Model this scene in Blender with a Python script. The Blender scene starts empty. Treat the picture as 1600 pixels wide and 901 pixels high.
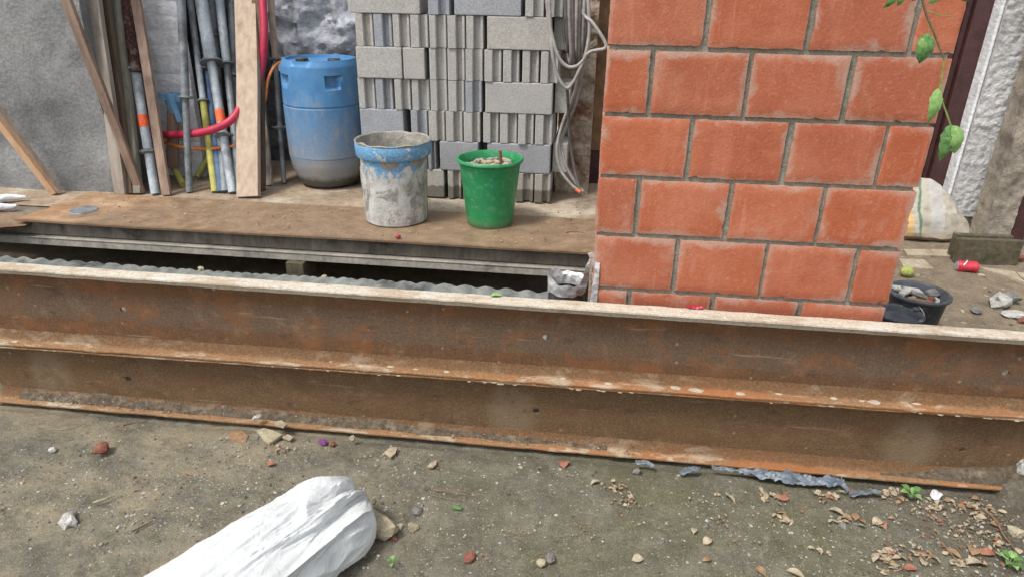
import bpy, bmesh, math, random
from mathutils import Vector, Matrix, noise
rnd = random.Random(7)
C = bpy.context.scene.collection
S = bpy.context.scene

# ------------------------------------------------------------ camera
F, CX, CY, H = 1067.0, 800.0, 450.5, 1.4
_d = Vector((-36, 2372, F)).normalized()
_l = Vector((-9800, -630, F)); _l -= _d * _l.dot(_d); _l.normalize()
UP = -_d; XR = -_l; YF = UP.cross(XR)
if YF.z < 0: YF = -YF
def cw(v):                       # camera space (x right, y down, z forward) -> world
    return Vector((v.dot(XR), v.dot(YF), v.dot(UP)))
cam = bpy.data.objects.new('camera', bpy.data.cameras.new('camera')); C.objects.link(cam)
r, u, b = cw(Vector((1,0,0))), cw(Vector((0,-1,0))), cw(Vector((0,0,-1)))
cam.matrix_world = Matrix(((r.x,u.x,b.x,0),(r.y,u.y,b.y,0),(r.z,u.z,b.z,H),(0,0,0,1)))
CAM_U, CAM_B = u, b
cam.data.sensor_width = 36; cam.data.lens = F/1600*36
cam.data.clip_start = .02; cam.data.clip_end = 500
S.camera = cam
def at(px, py, Y=None, z=None):  # a measured image point -> the place it stands in the yard
    v = cw(Vector((px-CX, py-CY, F)))
    t = Y/v.y if Y is not None else (z-H)/v.z
    return Vector((v.x*t, v.y*t, H+v.z*t))

# ------------------------------------------------------------ sky, sun, exposure
SUN_EL, SUN_AZ = math.radians(60), math.radians(224)   # azimuth clockwise from +Y
w = bpy.data.worlds.new("World"); S.world = w; w.use_nodes = True
nt = w.node_tree; nt.nodes.clear()
sky = nt.nodes.new('ShaderNodeTexSky'); sky.sky_type = 'NISHITA'; sky.sun_disc = False
sky.sun_elevation = SUN_EL; sky.sun_rotation = SUN_AZ; sky.dust_density = 2.5; sky.air_density = 1.0
hs = nt.nodes.new('ShaderNodeHueSaturation'); hs.inputs['Saturation'].default_value = .32
bg = nt.nodes.new('ShaderNodeBackground'); bg.inputs['Strength'].default_value = .14
wo = nt.nodes.new('ShaderNodeOutputWorld')
nt.links.new(sky.outputs[0], hs.inputs['Color']); nt.links.new(hs.outputs[0], bg.inputs[0]); nt.links.new(bg.outputs[0], wo.inputs[0])
sl = bpy.data.lights.new('sun', 'SUN'); sl.energy = 1.5; sl.angle = math.radians(12); sl.color = (1, .965, .91)
so = bpy.data.objects.new('sun', sl); C.objects.link(so)
sd = Vector((math.sin(SUN_AZ)*math.cos(SUN_EL), math.cos(SUN_AZ)*math.cos(SUN_EL), math.sin(SUN_EL)))
so.rotation_euler = sd.to_track_quat('Z', 'Y').to_euler(); so.location = (0, 0, 6)
S.view_settings.view_transform = 'Standard'; S.view_settings.look = 'None'
S.view_settings.exposure = 0.90; S.view_settings.gamma = 1
S.render.engine = 'CYCLES'

# ------------------------------------------------------------ node helper
def lin(c):
    return tuple(((x/255)/12.92 if x/255 <= .04045 else ((x/255+.055)/1.055)**2.4) for x in c) + (1,)
class NM:
    def __init__(s, name, space='Object'):
        s.m = bpy.data.materials.new(name); s.m.use_nodes = True
        s.t = s.m.node_tree; s.n = s.t.nodes
        s.b = s.n['Principled BSDF']
        s.b.inputs['Roughness'].default_value = .85
        s.b.inputs['Specular IOR Level'].default_value = .3
        tc = s.n.new('ShaderNodeTexCoord'); s.tc = tc
        s.v = tc.outputs[space]; s.gen = tc.outputs['Generated']; s.ob = tc.outputs['Object']
        oi = s.n.new('ShaderNodeObjectInfo'); s.rand = oi.outputs['Random']
    def lk(s, a, inp):
        if hasattr(a, 'is_output'): s.t.links.new(a, inp)
        elif isinstance(a, (tuple, list)) and inp.type == 'RGBA': inp.default_value = a if len(a) == 4 else lin(a)
        else: inp.default_value = a
    def math(s, op, a, b=0.0, clamp=False, c=None):
        k = s.n.new('ShaderNodeMath'); k.operation = op; k.use_clamp = clamp
        s.lk(a, k.inputs[0]); s.lk(b, k.inputs[1])
        if c is not None: s.lk(c, k.inputs[2])
        return k.outputs[0]
    def noise(s, scale, detail=5, rough=.6, vec=None, stretch=None, dist=0):
        v = vec or s.v
        if stretch:
            mp = s.n.new('ShaderNodeMapping'); mp.inputs['Scale'].default_value = stretch
            s.t.links.new(v, mp.inputs[0]); v = mp.outputs[0]
        k = s.n.new('ShaderNodeTexNoise'); s.t.links.new(v, k.inputs['Vector'])
        k.inputs['Scale'].default_value = scale; k.inputs['Detail'].default_value = detail
        k.inputs['Roughness'].default_value = rough; k.inputs['Distortion'].default_value = dist
        return k.outputs['Fac']
    def voro(s, scale, feature='F1', vec=None, out='Distance'):
        k = s.n.new('ShaderNodeTexVoronoi'); s.t.links.new(vec or s.v, k.inputs['Vector'])
        k.feature = feature; k.inputs['Scale'].default_value = scale
        return k.outputs[out]
    def step(s, f, lo, hi):
        k = s.n.new('ShaderNodeMapRange'); k.clamp = True
        k.inputs[1].default_value = lo; k.inputs[2].default_value = hi; s.lk(f, k.inputs[0])
        return k.outputs[0]
    def ramp(s, f, stops):
        k = s.n.new('ShaderNodeValToRGB'); s.lk(f, k.inputs[0]); e = k.color_ramp.elements
        while len(e) < len(stops): e.new(.5)
        for q, (p, c) in zip(e, stops): q.position = p; q.color = lin(c)
        return k.outputs[0]
    def mix(s, f, a, b, mode='MIX'):
        k = s.n.new('ShaderNodeMix'); k.data_type = 'RGBA'; k.blend_type = mode
        s.lk(f, k.inputs[0]); s.lk(a, k.inputs[6]); s.lk(b, k.inputs[7]); return k.outputs[2]
    def sep(s, v=None):
        k = s.n.new('ShaderNodeSeparateXYZ'); s.t.links.new(v or s.v, k.inputs[0]); return k.outputs
    def offset(s, amt=30, v=None):
        cmb = s.n.new('ShaderNodeCombineXYZ'); q = s.math('MULTIPLY', s.rand, amt)
        for i in range(3): s.t.links.new(q, cmb.inputs[i])
        k = s.n.new('ShaderNodeVectorMath'); s.t.links.new(v or s.v, k.inputs[0]); s.t.links.new(cmb.outputs[0], k.inputs[1])
        s.v = k.outputs[0]; return s.v
    def bump(s, h, strength=.5, dist=.01, prev=None):
        k = s.n.new('ShaderNodeBump'); s.lk(h, k.inputs['Height']); k.inputs['Strength'].default_value = strength
        k.inputs['Distance'].default_value = dist
        if prev is not None: s.t.links.new(prev, k.inputs['Normal'])
        return k.outputs[0]
    def done(s, col, nrm=None, rough=None, metal=None, spec=None, trans=None):
        s.lk(col, s.b.inputs['Base Color'])
        if nrm is not None: s.t.links.new(nrm, s.b.inputs['Normal'])
        if rough is not None: s.lk(rough, s.b.inputs['Roughness'])
        if metal is not None: s.lk(metal, s.b.inputs['Metallic'])
        if spec is not None: s.b.inputs['Specular IOR Level'].default_value = spec
        return s.m

M = {}
def simple(name, c1, c2, scale=20, bumpd=.003, rough=.85, c3=None, stretch=None, spec=.3, off=False, fine=None, metal=None):
    m = NM(name)
    if off: m.offset()
    n1 = m.noise(scale, 6, .65, stretch=stretch)
    col = m.ramp(n1, [(.36, c1), (.64, c2)])
    if c3:
        col = m.mix(m.step(m.noise(scale*.37, 5, .7), .52, .66), col, c3)
    n2 = m.noise(fine or scale*6, 4, .6, stretch=stretch)
    col = m.mix(.5, col, m.ramp(n2, [(.3, (150,150,150)), (.7, (255,255,255))]), 'MULTIPLY')
    nb = m.bump(n2, .6, bumpd); nb = m.bump(n1, .5, bumpd*2.5, nb)
    M[name] = m.done(col, nb, rough, spec=spec, metal=metal)
    return M[name]

# terracotta block with a pale cement haze on its edges
def m_brick(name):
    m = NM(name); m.offset(40)
    g = m.sep(m.gen)
    def edge(c, w, pw):
        a = m.math('MINIMUM', c, m.math('SUBTRACT', 1.0, c))
        return m.math('DIVIDE', a, w)
    ex, ez = edge(g[0], .11, 1), edge(g[2], .15, 1)
    e = m.math('MINIMUM', ex, ez)
    nz = m.noise(9, 6, .7, dist=.6); nz2 = m.noise(26, 5, .7)
    em = m.math('SUBTRACT', m.math('ADD', .1, m.math('MULTIPLY', m.noise(4.2, 3, .6), 1.6)), m.math('ADD', e, m.math('MULTIPLY', m.math('SUBTRACT', nz, .42), 4.2)))
    em = m.step(em, .0, .75)
    base = m.ramp(m.noise(5, 5, .65), [(.3, (164,86,56)), (.5, (174,97,66)), (.75, (184,110,80))])
    base = m.mix(m.math('MULTIPLY', m.step(m.rand, 0, 1), .6), base, (156,92,70))
    strk = m.noise(14, 5, .65, stretch=(1, 1, .12))
    base = m.mix(m.math('MULTIPLY', m.step(strk, .54, .75), .32), base, (206,142,118))
    base = m.mix(m.math('MULTIPLY', m.step(m.noise(75, 3, .7), .56, .7), .3), base, (212,140,112))
    base = m.mix(m.math('MULTIPLY', m.step(m.noise(6, 4, .7, stretch=(1.3,1,.8)), .57, .68), .45), base, (186,140,122))
    base = m.mix(m.math('MULTIPLY', em, .58), base, m.ramp(nz2, [(.35, (178,164,150)), (.7, (172,146,130))]))
    base = m.mix(m.math('MULTIPLY', m.step(m.noise(140, 3, .7), .62, .72), .35), base, (120,62,46))
    base = m.mix(.35, base, m.ramp(m.noise(210, 3, .8), [(.3, (170,170,170)), (.6, (255,255,255))]), 'MULTIPLY')
    base = m.mix(m.math('MULTIPLY', m.step(m.noise(3.2, 8, .75), .48, .66), .4), base, (190,130,104))
    sc = m.noise(55, 4, .7, stretch=(1, 1, .05))
    base = m.mix(m.math('MULTIPLY', m.step(sc, .6, .72), .25), base, (204,150,126))
    hb = m.math('ADD', m.math('ADD', m.voro(140), m.math('MULTIPLY', sc, .9)), m.noise(190, 4, .8))
    nb = m.bump(hb, .35, .0016); nb = m.bump(nz2, .2, .003, nb)
    M[name] = m.done(base, nb, .8, spec=.25)
m_brick('terracotta')
simple('mortar', (128,126,113), (158,155,140), 40, .004)
# concrete blocks
def m_block(name, a, b, c):
    m = NM(name); m.offset(30)
    col = m.ramp(m.noise(7, 5, .65), [(.3, a), (.7, b)])
    col = m.mix(m.math('MULTIPLY', m.rand, .55), col, c)
    n = m.noise(170, 4, .75)
    col = m.mix(.6, col, m.ramp(n, [(.32, (120,120,120)), (.6, (255,255,255))]), 'MULTIPLY')
    col = m.mix(m.math('MULTIPLY', m.step(m.noise(12, 5, .7), .56, .7), .35), col, (190,188,178))
    M[name] = m.done(col, m.bump(m.noise(120, 5, .8), .8, .004), .92, spec=.2)
m_block('block_warm', (172,169,162), (192,187,178), (178,178,177))
m_block('block_blue', (148,152,161), (168,171,176), (172,171,168))
def m_wet():
    m = NM('block_damp'); m.offset(30)
    z = m.sep(m.gen)[2]
    t = m.step(m.math('ADD', z, m.math('MULTIPLY', m.noise(14, 4, .7), .35)), .58, .63)
    n = m.noise(170, 4, .75)
    col = m.mix(t, (126,121,110), (186,182,172))
    col = m.mix(.6, col, m.ramp(n, [(.32, (120,120,120)), (.6, (255,255,255))]), 'MULTIPLY')
    M['block_damp'] = m.done(col, m.bump(m.noise(120, 5, .8), .8, .004), .85, spec=.25)
m_wet()

# rusty steel: z runs up the web from 0 to about .27
def m_steel(name, kind):
    m = NM(name); x, y, z = m.sep()
    blot = m.noise(4.5, 7, .65, stretch=(1, 1, 1.6)); mid = m.noise(22, 6, .7); fine = m.noise(130, 5, .75)
    drip = m.noise(16, 5, .6, stretch=(1, 1, .14))
    if kind == 'upper':
        col = m.ramp(fine, [(.3, (74,53,38)), (.5, (94,68,46)), (.7, (116,86,60))])
        wob = m.math('ADD', z, m.math('MULTIPLY', m.math('SUBTRACT', mid, .5), .03))
        band = m.math('MULTIPLY', m.step(wob, .090, .102), m.step(wob, .208, .196))
        col = m.mix(m.math('MULTIPLY', band, .6), col, m.ramp(fine, [(.3, (76,64,54)), (.5, (94,80,66)), (.7, (114,98,82))]))
        col = m.mix(m.math('MULTIPLY', m.step(blot, .5, .68), .55), col, (118,80,48))
        col = m.mix(m.math('MULTIPLY', m.math('MULTIPLY', m.step(wob, .2, .215), .45), 1), col, (92,62,38))
        col = m.mix(m.math('MULTIPLY', m.step(drip, .58, .8), .16), col, (150,124,102))
        bs, bd = .4, .002
    elif kind == 'lower':
        col = m.ramp(fine, [(.3, (80,62,44)), (.5, (104,81,57)), (.7, (132,107,78))])
        col = m.mix(m.math('MULTIPLY', m.step(blot, .42, .66), .5), col, (112,82,50))
        col = m.mix(m.math('MULTIPLY', m.step(drip, .57, .8), .2), col, (140,124,98))
        col = m.mix(m.math('MULTIPLY', m.step(m.math('ADD', z, m.math('MULTIPLY', mid, .05)), .235, .262), .5), col, (100,70,42))
        # pale washed halo round each bolt hole
        for hx in (-1.80, -.145, 1.10):
            dx = m.math('MULTIPLY', m.math('SUBTRACT', x, hx+.02), m.math('SUBTRACT', x, hx+.02))
            dz = m.math('SUBTRACT', z, .105); dz = m.math('MULTIPLY', m.math('MULTIPLY', dz, dz), .55)
            r_ = m.math('ADD', m.math('SQRT', m.math('ADD', dx, dz)), m.math('MULTIPLY', m.math('SUBTRACT', mid, .5), .03))
            col = m.mix(m.math('MULTIPLY', m.step(r_, .098, .055), .42), col, (138,122,98))
        bs, bd = .8, .0045
    elif kind == 'lip':
        col = m.ramp(fine, [(.3, (116,84,56)), (.5, (138,104,72)), (.7, (160,130,98))])
        col = m.mix(m.math('MULTIPLY', m.math('MULTIPLY', m.step(m.noise(2.2, 6, .7), .46, .6), m.step(x, -1.1, .5)), .7), col, (158,98,56))
        root = m.step(m.math('ADD', y, m.math('MULTIPLY', m.math('SUBTRACT', mid, .5), .03)), -.020, -.010)
        rc = m.ramp(fine, [(.3, (78,57,38)), (.5, (98,72,47)), (.7, (120,92,64))])
        col = m.mix(m.math('MULTIPLY', root, .85), col, rc)
        sp = m.noise(11, 7, .72, stretch=(.6, 1.5, 1.5), dist=.5)
        col = m.mix(m.math('MULTIPLY', m.math('MULTIPLY', m.step(sp, .54, .63), .7), m.math('SUBTRACT', 1, m.math('MULTIPLY', root, .7))), col, m.ramp(mid, [(.3, (166,152,128)), (.7, (196,186,164))]))
        bs, bd = .7, .004
    elif kind == 'top':
        col = m.ramp(fine, [(.3, (168,156,138)), (.55, (198,189,172)), (.7, (216,209,194))])
        col = m.mix(m.math('MULTIPLY', m.step(m.noise(7, 8, .8, stretch=(.35,1,1)), .5, .56), .6), col, (160,136,108))
        col = m.mix(m.math('MULTIPLY', m.step(m.noise(60, 5, .75), .56, .66), .6), col, (128,104,82))
        col = m.mix(m.math('MULTIPLY', m.step(m.noise(15, 5, .75, stretch=(.5,1,1)), .55, .62), .5), col, (206,204,196))
        bs, bd = .6, .003
    if kind in ('upper', 'lower'):
        pt = m.step(m.noise(6.5, 9, .78, stretch=(1, 1, 1.3)), .535, .555)
        col = m.mix(m.math('MULTIPLY', pt, .38), col, (128,80,46) if kind == 'upper' else (92,66,44))
        pt2 = m.step(m.noise(12, 9, .8, stretch=(.7, 1, 1.5)), .585, .6)
        col = m.mix(m.math('MULTIPLY', pt2, .45), col, (66,50,42))
        scr = m.step(m.noise(38, 3, .6, stretch=(.08, 1, 1.6)), .68, .72)
        col = m.mix(m.math('MULTIPLY', scr, .35), col, (156,138,118))
        col = m.mix(m.math('MULTIPLY', m.step(m.voro(16), .09, .06), .5), col, (160,144,122))
    cell = m.voro(150)
    nb = m.bump(m.math('ADD', m.math('ADD', fine, m.noise(230, 3, .8)), m.math('MULTIPLY', cell, .4)), bs, bd); nb = m.bump(mid, .4, .004, nb)
    if kind in ('upper', 'lower'):
        col = m.mix(m.math('MULTIPLY', m.step(m.noise(34, 7, .85), .56, .68), .4), col, (70,50,36))
        col = m.mix(m.math('MULTIPLY', m.step(m.noise(9, 8, .85, stretch=(1,1,1.4)), .55, .62), .22), col, (150,136,116))
    M[name] = m.done(col, nb, .78, spec=.3)
for k, v in (('steel_upper','upper'),('steel_lower','lower'),('steel_lip','lip'),('steel_top','top')): m_steel(k, v)

def m_plate():
    m = NM('rusty_plate'); x, y, z = m.sep()
    a = m.noise(2.2, 7, .65); f = m.noise(90, 5, .7); md = m.noise(11, 6, .7)
    left = m.step(m.math('ADD', x, m.math('MULTIPLY', m.math('SUBTRACT', a, .5), 1.6)), -.9, -2.0)
    col = m.mix(left, m.ramp(md, [(.3, (124,103,82)), (.7, (158,133,106))]), m.ramp(md, [(.3, (170,120,82)), (.7, (204,158,114))]))
    pale = m.math('MULTIPLY', m.step(m.noise(3.2, 6, .7, stretch=(.6, 1.8, 1)), .5, .62), left)
    col = m.mix(m.math('MULTIPLY', pale, .7), col, (216,192,160))
    col = m.mix(m.math('MULTIPLY', m.step(m.noise(5, 8, .8), .5, .62), .55), col, (124,98,78))
    col = m.mix(m.math('MULTIPLY', m.step(m.noise(16, 8, .85), .58, .66), .5), col, (196,178,152))
    col = m.mix(m.math('MULTIPLY', m.step(m.math('ADD', y, m.math('MULTIPLY', md, .03)), .045, .005), .6), col, (96,72,54))
    col = m.mix(.5, col, m.ramp(f, [(.3, (150,150,150)), (.65, (255,255,255))]), 'MULTIPLY')
    M['rusty_plate'] = m.done(col, m.bump(f, .6, .003), m.ramp(md, [(.3, (120,120,120)), (.7, (220,220,220))]), spec=.35)
m_plate()

def m_ground():
    m = NM('yard_soil'); x, y, z = m.sep()
    a = m.noise(1.7, 7, .7); md = m.noise(9, 7, .75); f = m.noise(70, 6, .8); ff = m.noise(260, 3, .7)
    base = m.ramp(md, [(.28, (86,83,72)), (.5, (112,108,94)), (.72, (144,139,122))])
    xw = m.math('ADD', x, m.math('MULTIPLY', m.math('SUBTRACT', a, .5), 1.3))
    green = m.math('MULTIPLY', m.step(xw, -.5, .1), m.step(xw, 1.25, .8))
    green = m.math('MULTIPLY', green, m.step(m.noise(3.4, 6, .7), .38, .6))
    front = m.step(y, 2.2, 1.9)
    base = m.mix(m.math('MULTIPLY', m.math('MULTIPLY', green, front), .7), base, (104,102,72))
    sand = m.math('MULTIPLY', m.math('MULTIPLY', m.step(xw, -.3, -.9), m.step(m.noise(2.6, 8, .8, stretch=(.8,1.4,1)), .44, .6)), front)
    base = m.mix(m.math('MULTIPLY', sand, .7), base, (166,152,124))
    right = m.step(xw, .95, 1.3)
    base = m.mix(m.math('MULTIPLY', m.math('MULTIPLY', right, front), .65), base, (86,76,64))
    back = m.step(y, 2.5, 2.9)
    base = m.mix(m.math('MULTIPLY', back, .7), base, m.ramp(md, [(.3, (112,96,78)), (.7, (158,140,116))]))
    base = m.mix(m.math('MULTIPLY', m.step(m.noise(24, 7, .85), .54, .64), .55), base, (150,143,128))
    base = m.mix(m.math('MULTIPLY', m.step(m.noise(17, 7, .85, stretch=(1.2,.8,1)), .46, .36), .55), base, (70,64,55))
    base = m.mix(m.step(f, .6, .7), base, (170,162,145))
    base = m.mix(m.math('MULTIPLY', m.step(m.noise(55, 4, .8, stretch=(1.1,.9,1)), .36, .28), .7), base, (46,42,36))
    base = m.mix(m.math('MULTIPLY', m.step(ff, .6, .66), .75), base, (184,176,158))
    base = m.mix(m.math('MULTIPLY', m.step(m.noise(190, 4, .8), .42, .36), .6), base, (62,57,49))
    base = m.mix(m.math('MULTIPLY', m.step(m.voro(120), .16, .08), .5), base, (168,160,142))
    nb = m.bump(f, 1, .009); nb = m.bump(ff, .8, .003, nb); nb = m.bump(md, .5, .015, nb)
    M['yard_soil'] = m.done(base, nb, .9, spec=.25)
m_ground()
simple('floor_concrete', (142,124,104), (172,153,130), 5, .003, c3=(190,178,158))
simple('soil_dark', (78,68,56), (118,104,86), 60, .006, c3=(142,128,108))
simple('left_wall', (106,107,107), (154,154,152), 1.5, .008, c3=(86,87,88), fine=60)
simple('white_paint', (238,238,238), (246,246,246), 4, .008, c3=(222,222,224), fine=30, stretch=(1,1,2))
simple('stone_grey', (172,174,180), (208,210,216), 9, .015, c3=(150,152,158), fine=34)
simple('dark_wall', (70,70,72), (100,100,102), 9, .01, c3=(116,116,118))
simple('ochre_plaster', (128,98,72), (152,120,90), 5, .004, c3=(106,80,60))
simple('broken_plaster', (146,130,112), (184,170,150), 13, .02, c3=(124,84,66), fine=45)
simple('maroon_paint', (62,36,36), (84,52,50), 12, .001, .45, spec=.5)
simple('stucco', (186,185,184), (214,213,212), 5, .014, c3=(168,165,162), fine=60)
simple('rough_grey_base', (104,100,92), (142,136,126), 20, .02)
simple('post_concrete', (146,136,122), (176,166,150), 14, .008, c3=(120,110,98))
for nm, a, b in (('wood_grey',(128,119,108),(164,154,142)), ('wood_brown',(118,98,84),(152,130,114)), ('wood_pale',(160,138,118),(184,166,148)),
                 ('wood_green',(112,110,96),(142,138,124)), ('wood_fresh',(190,148,112),(208,174,140)), ('wood_dark',(84,70,58),(108,92,76))):
    m = NM(nm); m.offset(20)
    g = m.noise(30, 5, .6, stretch=(1.2, 1.2, .07)); k = m.noise(9, 5, .7)
    c = m.ramp(g, [(.32, a), (.66, b)]); c = m.mix(m.math('MULTIPLY', m.step(k, .55, .68), .5), c, tuple(int(q*.72) for q in a))
    M[nm] = m.done(c, m.bump(g, .4, .002), .85)
simple('galvanised', (156,166,172), (192,200,204), 16, .001, .5, c3=(120,124,126), spec=.5, off=True)
simple('galvanised_dark', (112,117,120), (142,148,152), 16, .001, .5, c3=(80,80,80), spec=.5, off=True)
simple('rust_scaly', (52,32,30), (104,70,60), 70, .008, c3=(150,132,124))
simple('orange_tape', (236,100,56), (246,120,74), 20, .001, .5)
simple('yellow_paint', (172,168,84), (192,188,108), 18, .001, .6, c3=(150,146,80))
simple('blue_cloth', (102,150,186), (130,176,208), 20, .003)
simple('blue_old_paint', (66,92,128), (96,120,148), 18, .001, .6, c3=(120,124,126))
simple('red_hose', (186,40,70), (200,54,84), 8, .0005, .45, spec=.5)
simple('orange_hose', (222,120,50), (236,142,76), 8, .0005, .45, spec=.5)
simple('cable_grey', (140,134,128), (170,164,158), 30, .0005, .5, spec=.5)
simple('cable_dark', (84,78,74), (112,104,98), 30, .0005, .5, spec=.5)

def m_barrel():
    m = NM('barrel_blue'); x, y, z = m.sep()
    n = m.noise(9, 6, .7); f = m.noise(120, 4, .75)
    col = m.ramp(n, [(.3, (60,112,158)), (.7, (82,136,180))])
    du = m.step(m.math('ADD', z, m.math('MULTIPLY', m.math('SUBTRACT', n, .5), .35)), .5, .12)
    spk = m.step(f, .5, .64)
    col = m.mix(m.math('MULTIPLY', m.math('MULTIPLY', du, m.math('ADD', .3, m.math('MULTIPLY', spk, .65))), 1.0), col, (150,148,140))
    col = m.mix(m.math('MULTIPLY', m.step(m.math('ADD', z, m.math('MULTIPLY', n, .06)), .23, .15), .6), col, (138,134,124))
    col = m.mix(m.math('MULTIPLY', m.math('MULTIPLY', m.step(m.noise(18, 8, .8, stretch=(1,1,.4)), .5, .62), m.step(z, .7, .2)), .75), col, (152,148,138))
    col = m.mix(m.math('MULTIPLY', m.step(m.math('ADD', z, m.math('MULTIPLY', n, .2)), .5, .2), .35), col, (136,132,124))
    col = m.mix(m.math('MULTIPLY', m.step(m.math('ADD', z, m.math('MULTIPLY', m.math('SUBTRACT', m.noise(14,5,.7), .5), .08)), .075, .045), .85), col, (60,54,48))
    M['barrel_blue'] = m.done(col, m.bump(f, .2, .001), .45, spec=.45)
m_barrel()
def m_bucket():
    m = NM('bucket_mortared'); x, y, z = m.sep()
    n = m.noise(11, 7, .72, dist=.3, stretch=(1,1,.8)); f = m.noise(90, 5, .75)
    blue = m.ramp(f, [(.3, (84,136,178)), (.7, (130,172,200))])
    crust = m.ramp(n, [(.3, (146,141,130)), (.45, (192,188,178)), (.6, (214,211,203)), (.75, (172,167,155))])
    cover = m.step(m.math('SUBTRACT', m.math('ADD', n, m.math('MULTIPLY', z, -.55)), -.33), .64, .70)
    cover = m.math('MAXIMUM', m.step(m.math('SUBTRACT', n, m.math('MULTIPLY', m.math('SUBTRACT', z, .27), 2.6)), .44, .5), m.step(m.noise(13, 5, .7, dist=.5), .56, .6))
    col = m.mix(m.math('MULTIPLY', cover, .93), blue, crust)
    dk = m.step(m.noise(13, 7, .78, dist=.6, stretch=(1,1,.7)), .5, .6)
    col = m.mix(m.math('MULTIPLY', m.math('MULTIPLY', dk, m.step(z, .32, .2)), .7), col, (104,99,86))
    col = m.mix(.4, col, m.ramp(f, [(.3, (150,150,150)), (.65, (255,255,255))]), 'MULTIPLY')
    M['bucket_mortared'] = m.done(col, m.bump(m.math('ADD', n, m.math('MULTIPLY', f, .4)), .6, .006), .85)
m_bucket()
m = NM('green_plastic'); n = m.noise(30, 6, .8)
c = m.ramp(m.noise(5, 4, .6), [(.3, (30,122,72)), (.7, (40,142,86))])
c = m.mix(m.math('MULTIPLY', m.step(n, .52, .68), .5), c, (126,170,138)); c = m.mix(m.math('MULTIPLY', m.step(m.sep()[2], .05, .0), .55), c, (120,120,96))
M['green_plastic'] = m.done(c, m.bump(n, .1, .001), .38, spec=.5)
simple('splash', (172,160,140), (200,190,172), 40, .004)
simple('cement_grey', (140,136,126), (172,168,156), 22, .006)
simple('black_plastic', (44,46,50), (60,62,66), 30, .001, .5, c3=(92,90,86), spec=.45)
simple('grey_plastic', (64,68,74), (88,93,99), 16, .001, .5, c3=(120,120,116), spec=.45)
simple('old_zinc', (112,116,112), (146,148,142), 8, .002, .75, c3=(70,74,72))
simple('slab_grey', (104,97,86), (134,126,113), 9, .004, c3=(74,70,62), stretch=(1,1,.3))
simple('slab_light', (142,137,126), (168,162,150), 10, .004, c3=(108,106,98))
simple('dark_block', (88,80,64), (112,102,84), 30, .006, c3=(72,74,52))
simple('stone_pale', (166,164,158), (206,204,196), 24, .01, off=True)
simple('stone_dark', (108,106,102), (146,144,138), 30, .01, off=True)
simple('stone_ochre', (158,146,118), (190,180,152), 24, .008, off=True)
simple('brick_red', (128,78,64), (156,102,86), 40, .008, off=True)
simple('paver', (162,148,126), (186,174,152), 18, .003, c3=(142,126,104), off=True)
simple('berry', (160,40,54), (190,64,84), 40, .001, .4)
simple('purple', (110,52,116), (142,80,146), 40, .002, .6)
simple('lime', (156,166,84), (182,190,116), 30, .006)
simple('can_red', (196,40,58), (214,70,84), 26, .001, .35, spec=.5)
simple('can_white', (214,214,216), (232,232,232), 26, .001, .35, spec=.5)
simple('leaf_green', (66,104,52), (110,150,86), 90, .001, .7, off=True)
simple('leaf_light', (108,148,78), (150,184,114), 90, .001, .7, off=True)
simple('leaf_dry', (158,144,120), (186,172,146), 60, .001, .8, off=True)
simple('leaf_tan', (132,104,78), (164,132,102), 60, .001, .8, off=True)
simple('leaf_red', (142,88,70), (168,114,92), 60, .001, .7, off=True)
simple('twig', (112,92,70), (140,118,92), 60, .001)
simple('green_stem', (124,142,70), (150,164,92), 40, .0005)
simple('blue_film', (92,100,108), (128,137,146), 14, .004, .42, c3=(84,98,112), spec=.5)
def m_foil():
    m = NM('silver_tape'); n = m.noise(24, 5, .7); f = m.voro(38)
    M['silver_tape'] = m.done(m.ramp(n, [(.3, (150,150,150)), (.7, (226,226,224))]), m.bump(m.math('ADD', n, f), .7, .006), .35, metal=.45)
m_foil()
def m_sack():
    m = NM('woven_white')
    def weave(sx, sz):
        wv = m.n.new('ShaderNodeTexWave'); mp = m.n.new('ShaderNodeMapping'); mp.inputs['Scale'].default_value = (sx, sz, sx*.4)
        m.t.links.new(m.v, mp.inputs[0]); m.t.links.new(mp.outputs[0], wv.inputs['Vector']); wv.inputs['Scale'].default_value = 1
        wv.inputs['Distortion'].default_value = .5
        return wv.outputs['Fac']
    wf = m.math('ADD', weave(95, 10), weave(10, 95)); big = m.noise(9, 6, .65); f = m.noise(160, 3, .7)
    col = m.ramp(big, [(.3, (184,186,184)), (.6, (203,206,205))])
    col = m.mix(m.math('MULTIPLY', m.step(m.noise(60, 4, .8), .68, .72), .6), col, (110,108,96))
    col = m.mix(m.math('MULTIPLY', m.step(m.sep()[2], .07, .01), .55), col, (168,156,132))
    nb = m.bump(wf, .22, .0015); nb = m.bump(m.noise(22, 5, .6, stretch=(1.9,.9,1), dist=1.2), .5, .008, nb)
    M['woven_white'] = m.done(col, nb, .6, spec=.35)
m_sack()
def m_sack2():
    m = NM('woven_striped'); x, y, z = m.sep()
    big = m.noise(12, 6, .65)
    col = m.ramp(big, [(.3, (150,140,122)), (.6, (186,179,164))])
    wx = m.math('ADD', m.math('ADD', x, m.math('MULTIPLY', m.noise(7, 3), .05)), m.math('MULTIPLY', z, .14))
    def stripe(a, b_, c, col, k=.8):
        return m.mix(m.math('MULTIPLY', m.math('MULTIPLY', m.step(wx, a-.004, a+.002), m.step(wx, b_+.004, b_-.002)), k), col, c)
    col = stripe(-.085, -.072, (58,112,84), col); col = stripe(-.16, -.12, (214,166,84), col, .7)
    col = stripe(-.02, .055, (196,198,198), col, .45)
    col = m.mix(m.math('MULTIPLY', m.step(z, .1, .03), .6), col, (150,132,108))
    M['woven_striped'] = m.done(col, m.bump(big, .6, .02), .65)
m_sack2()

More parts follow.
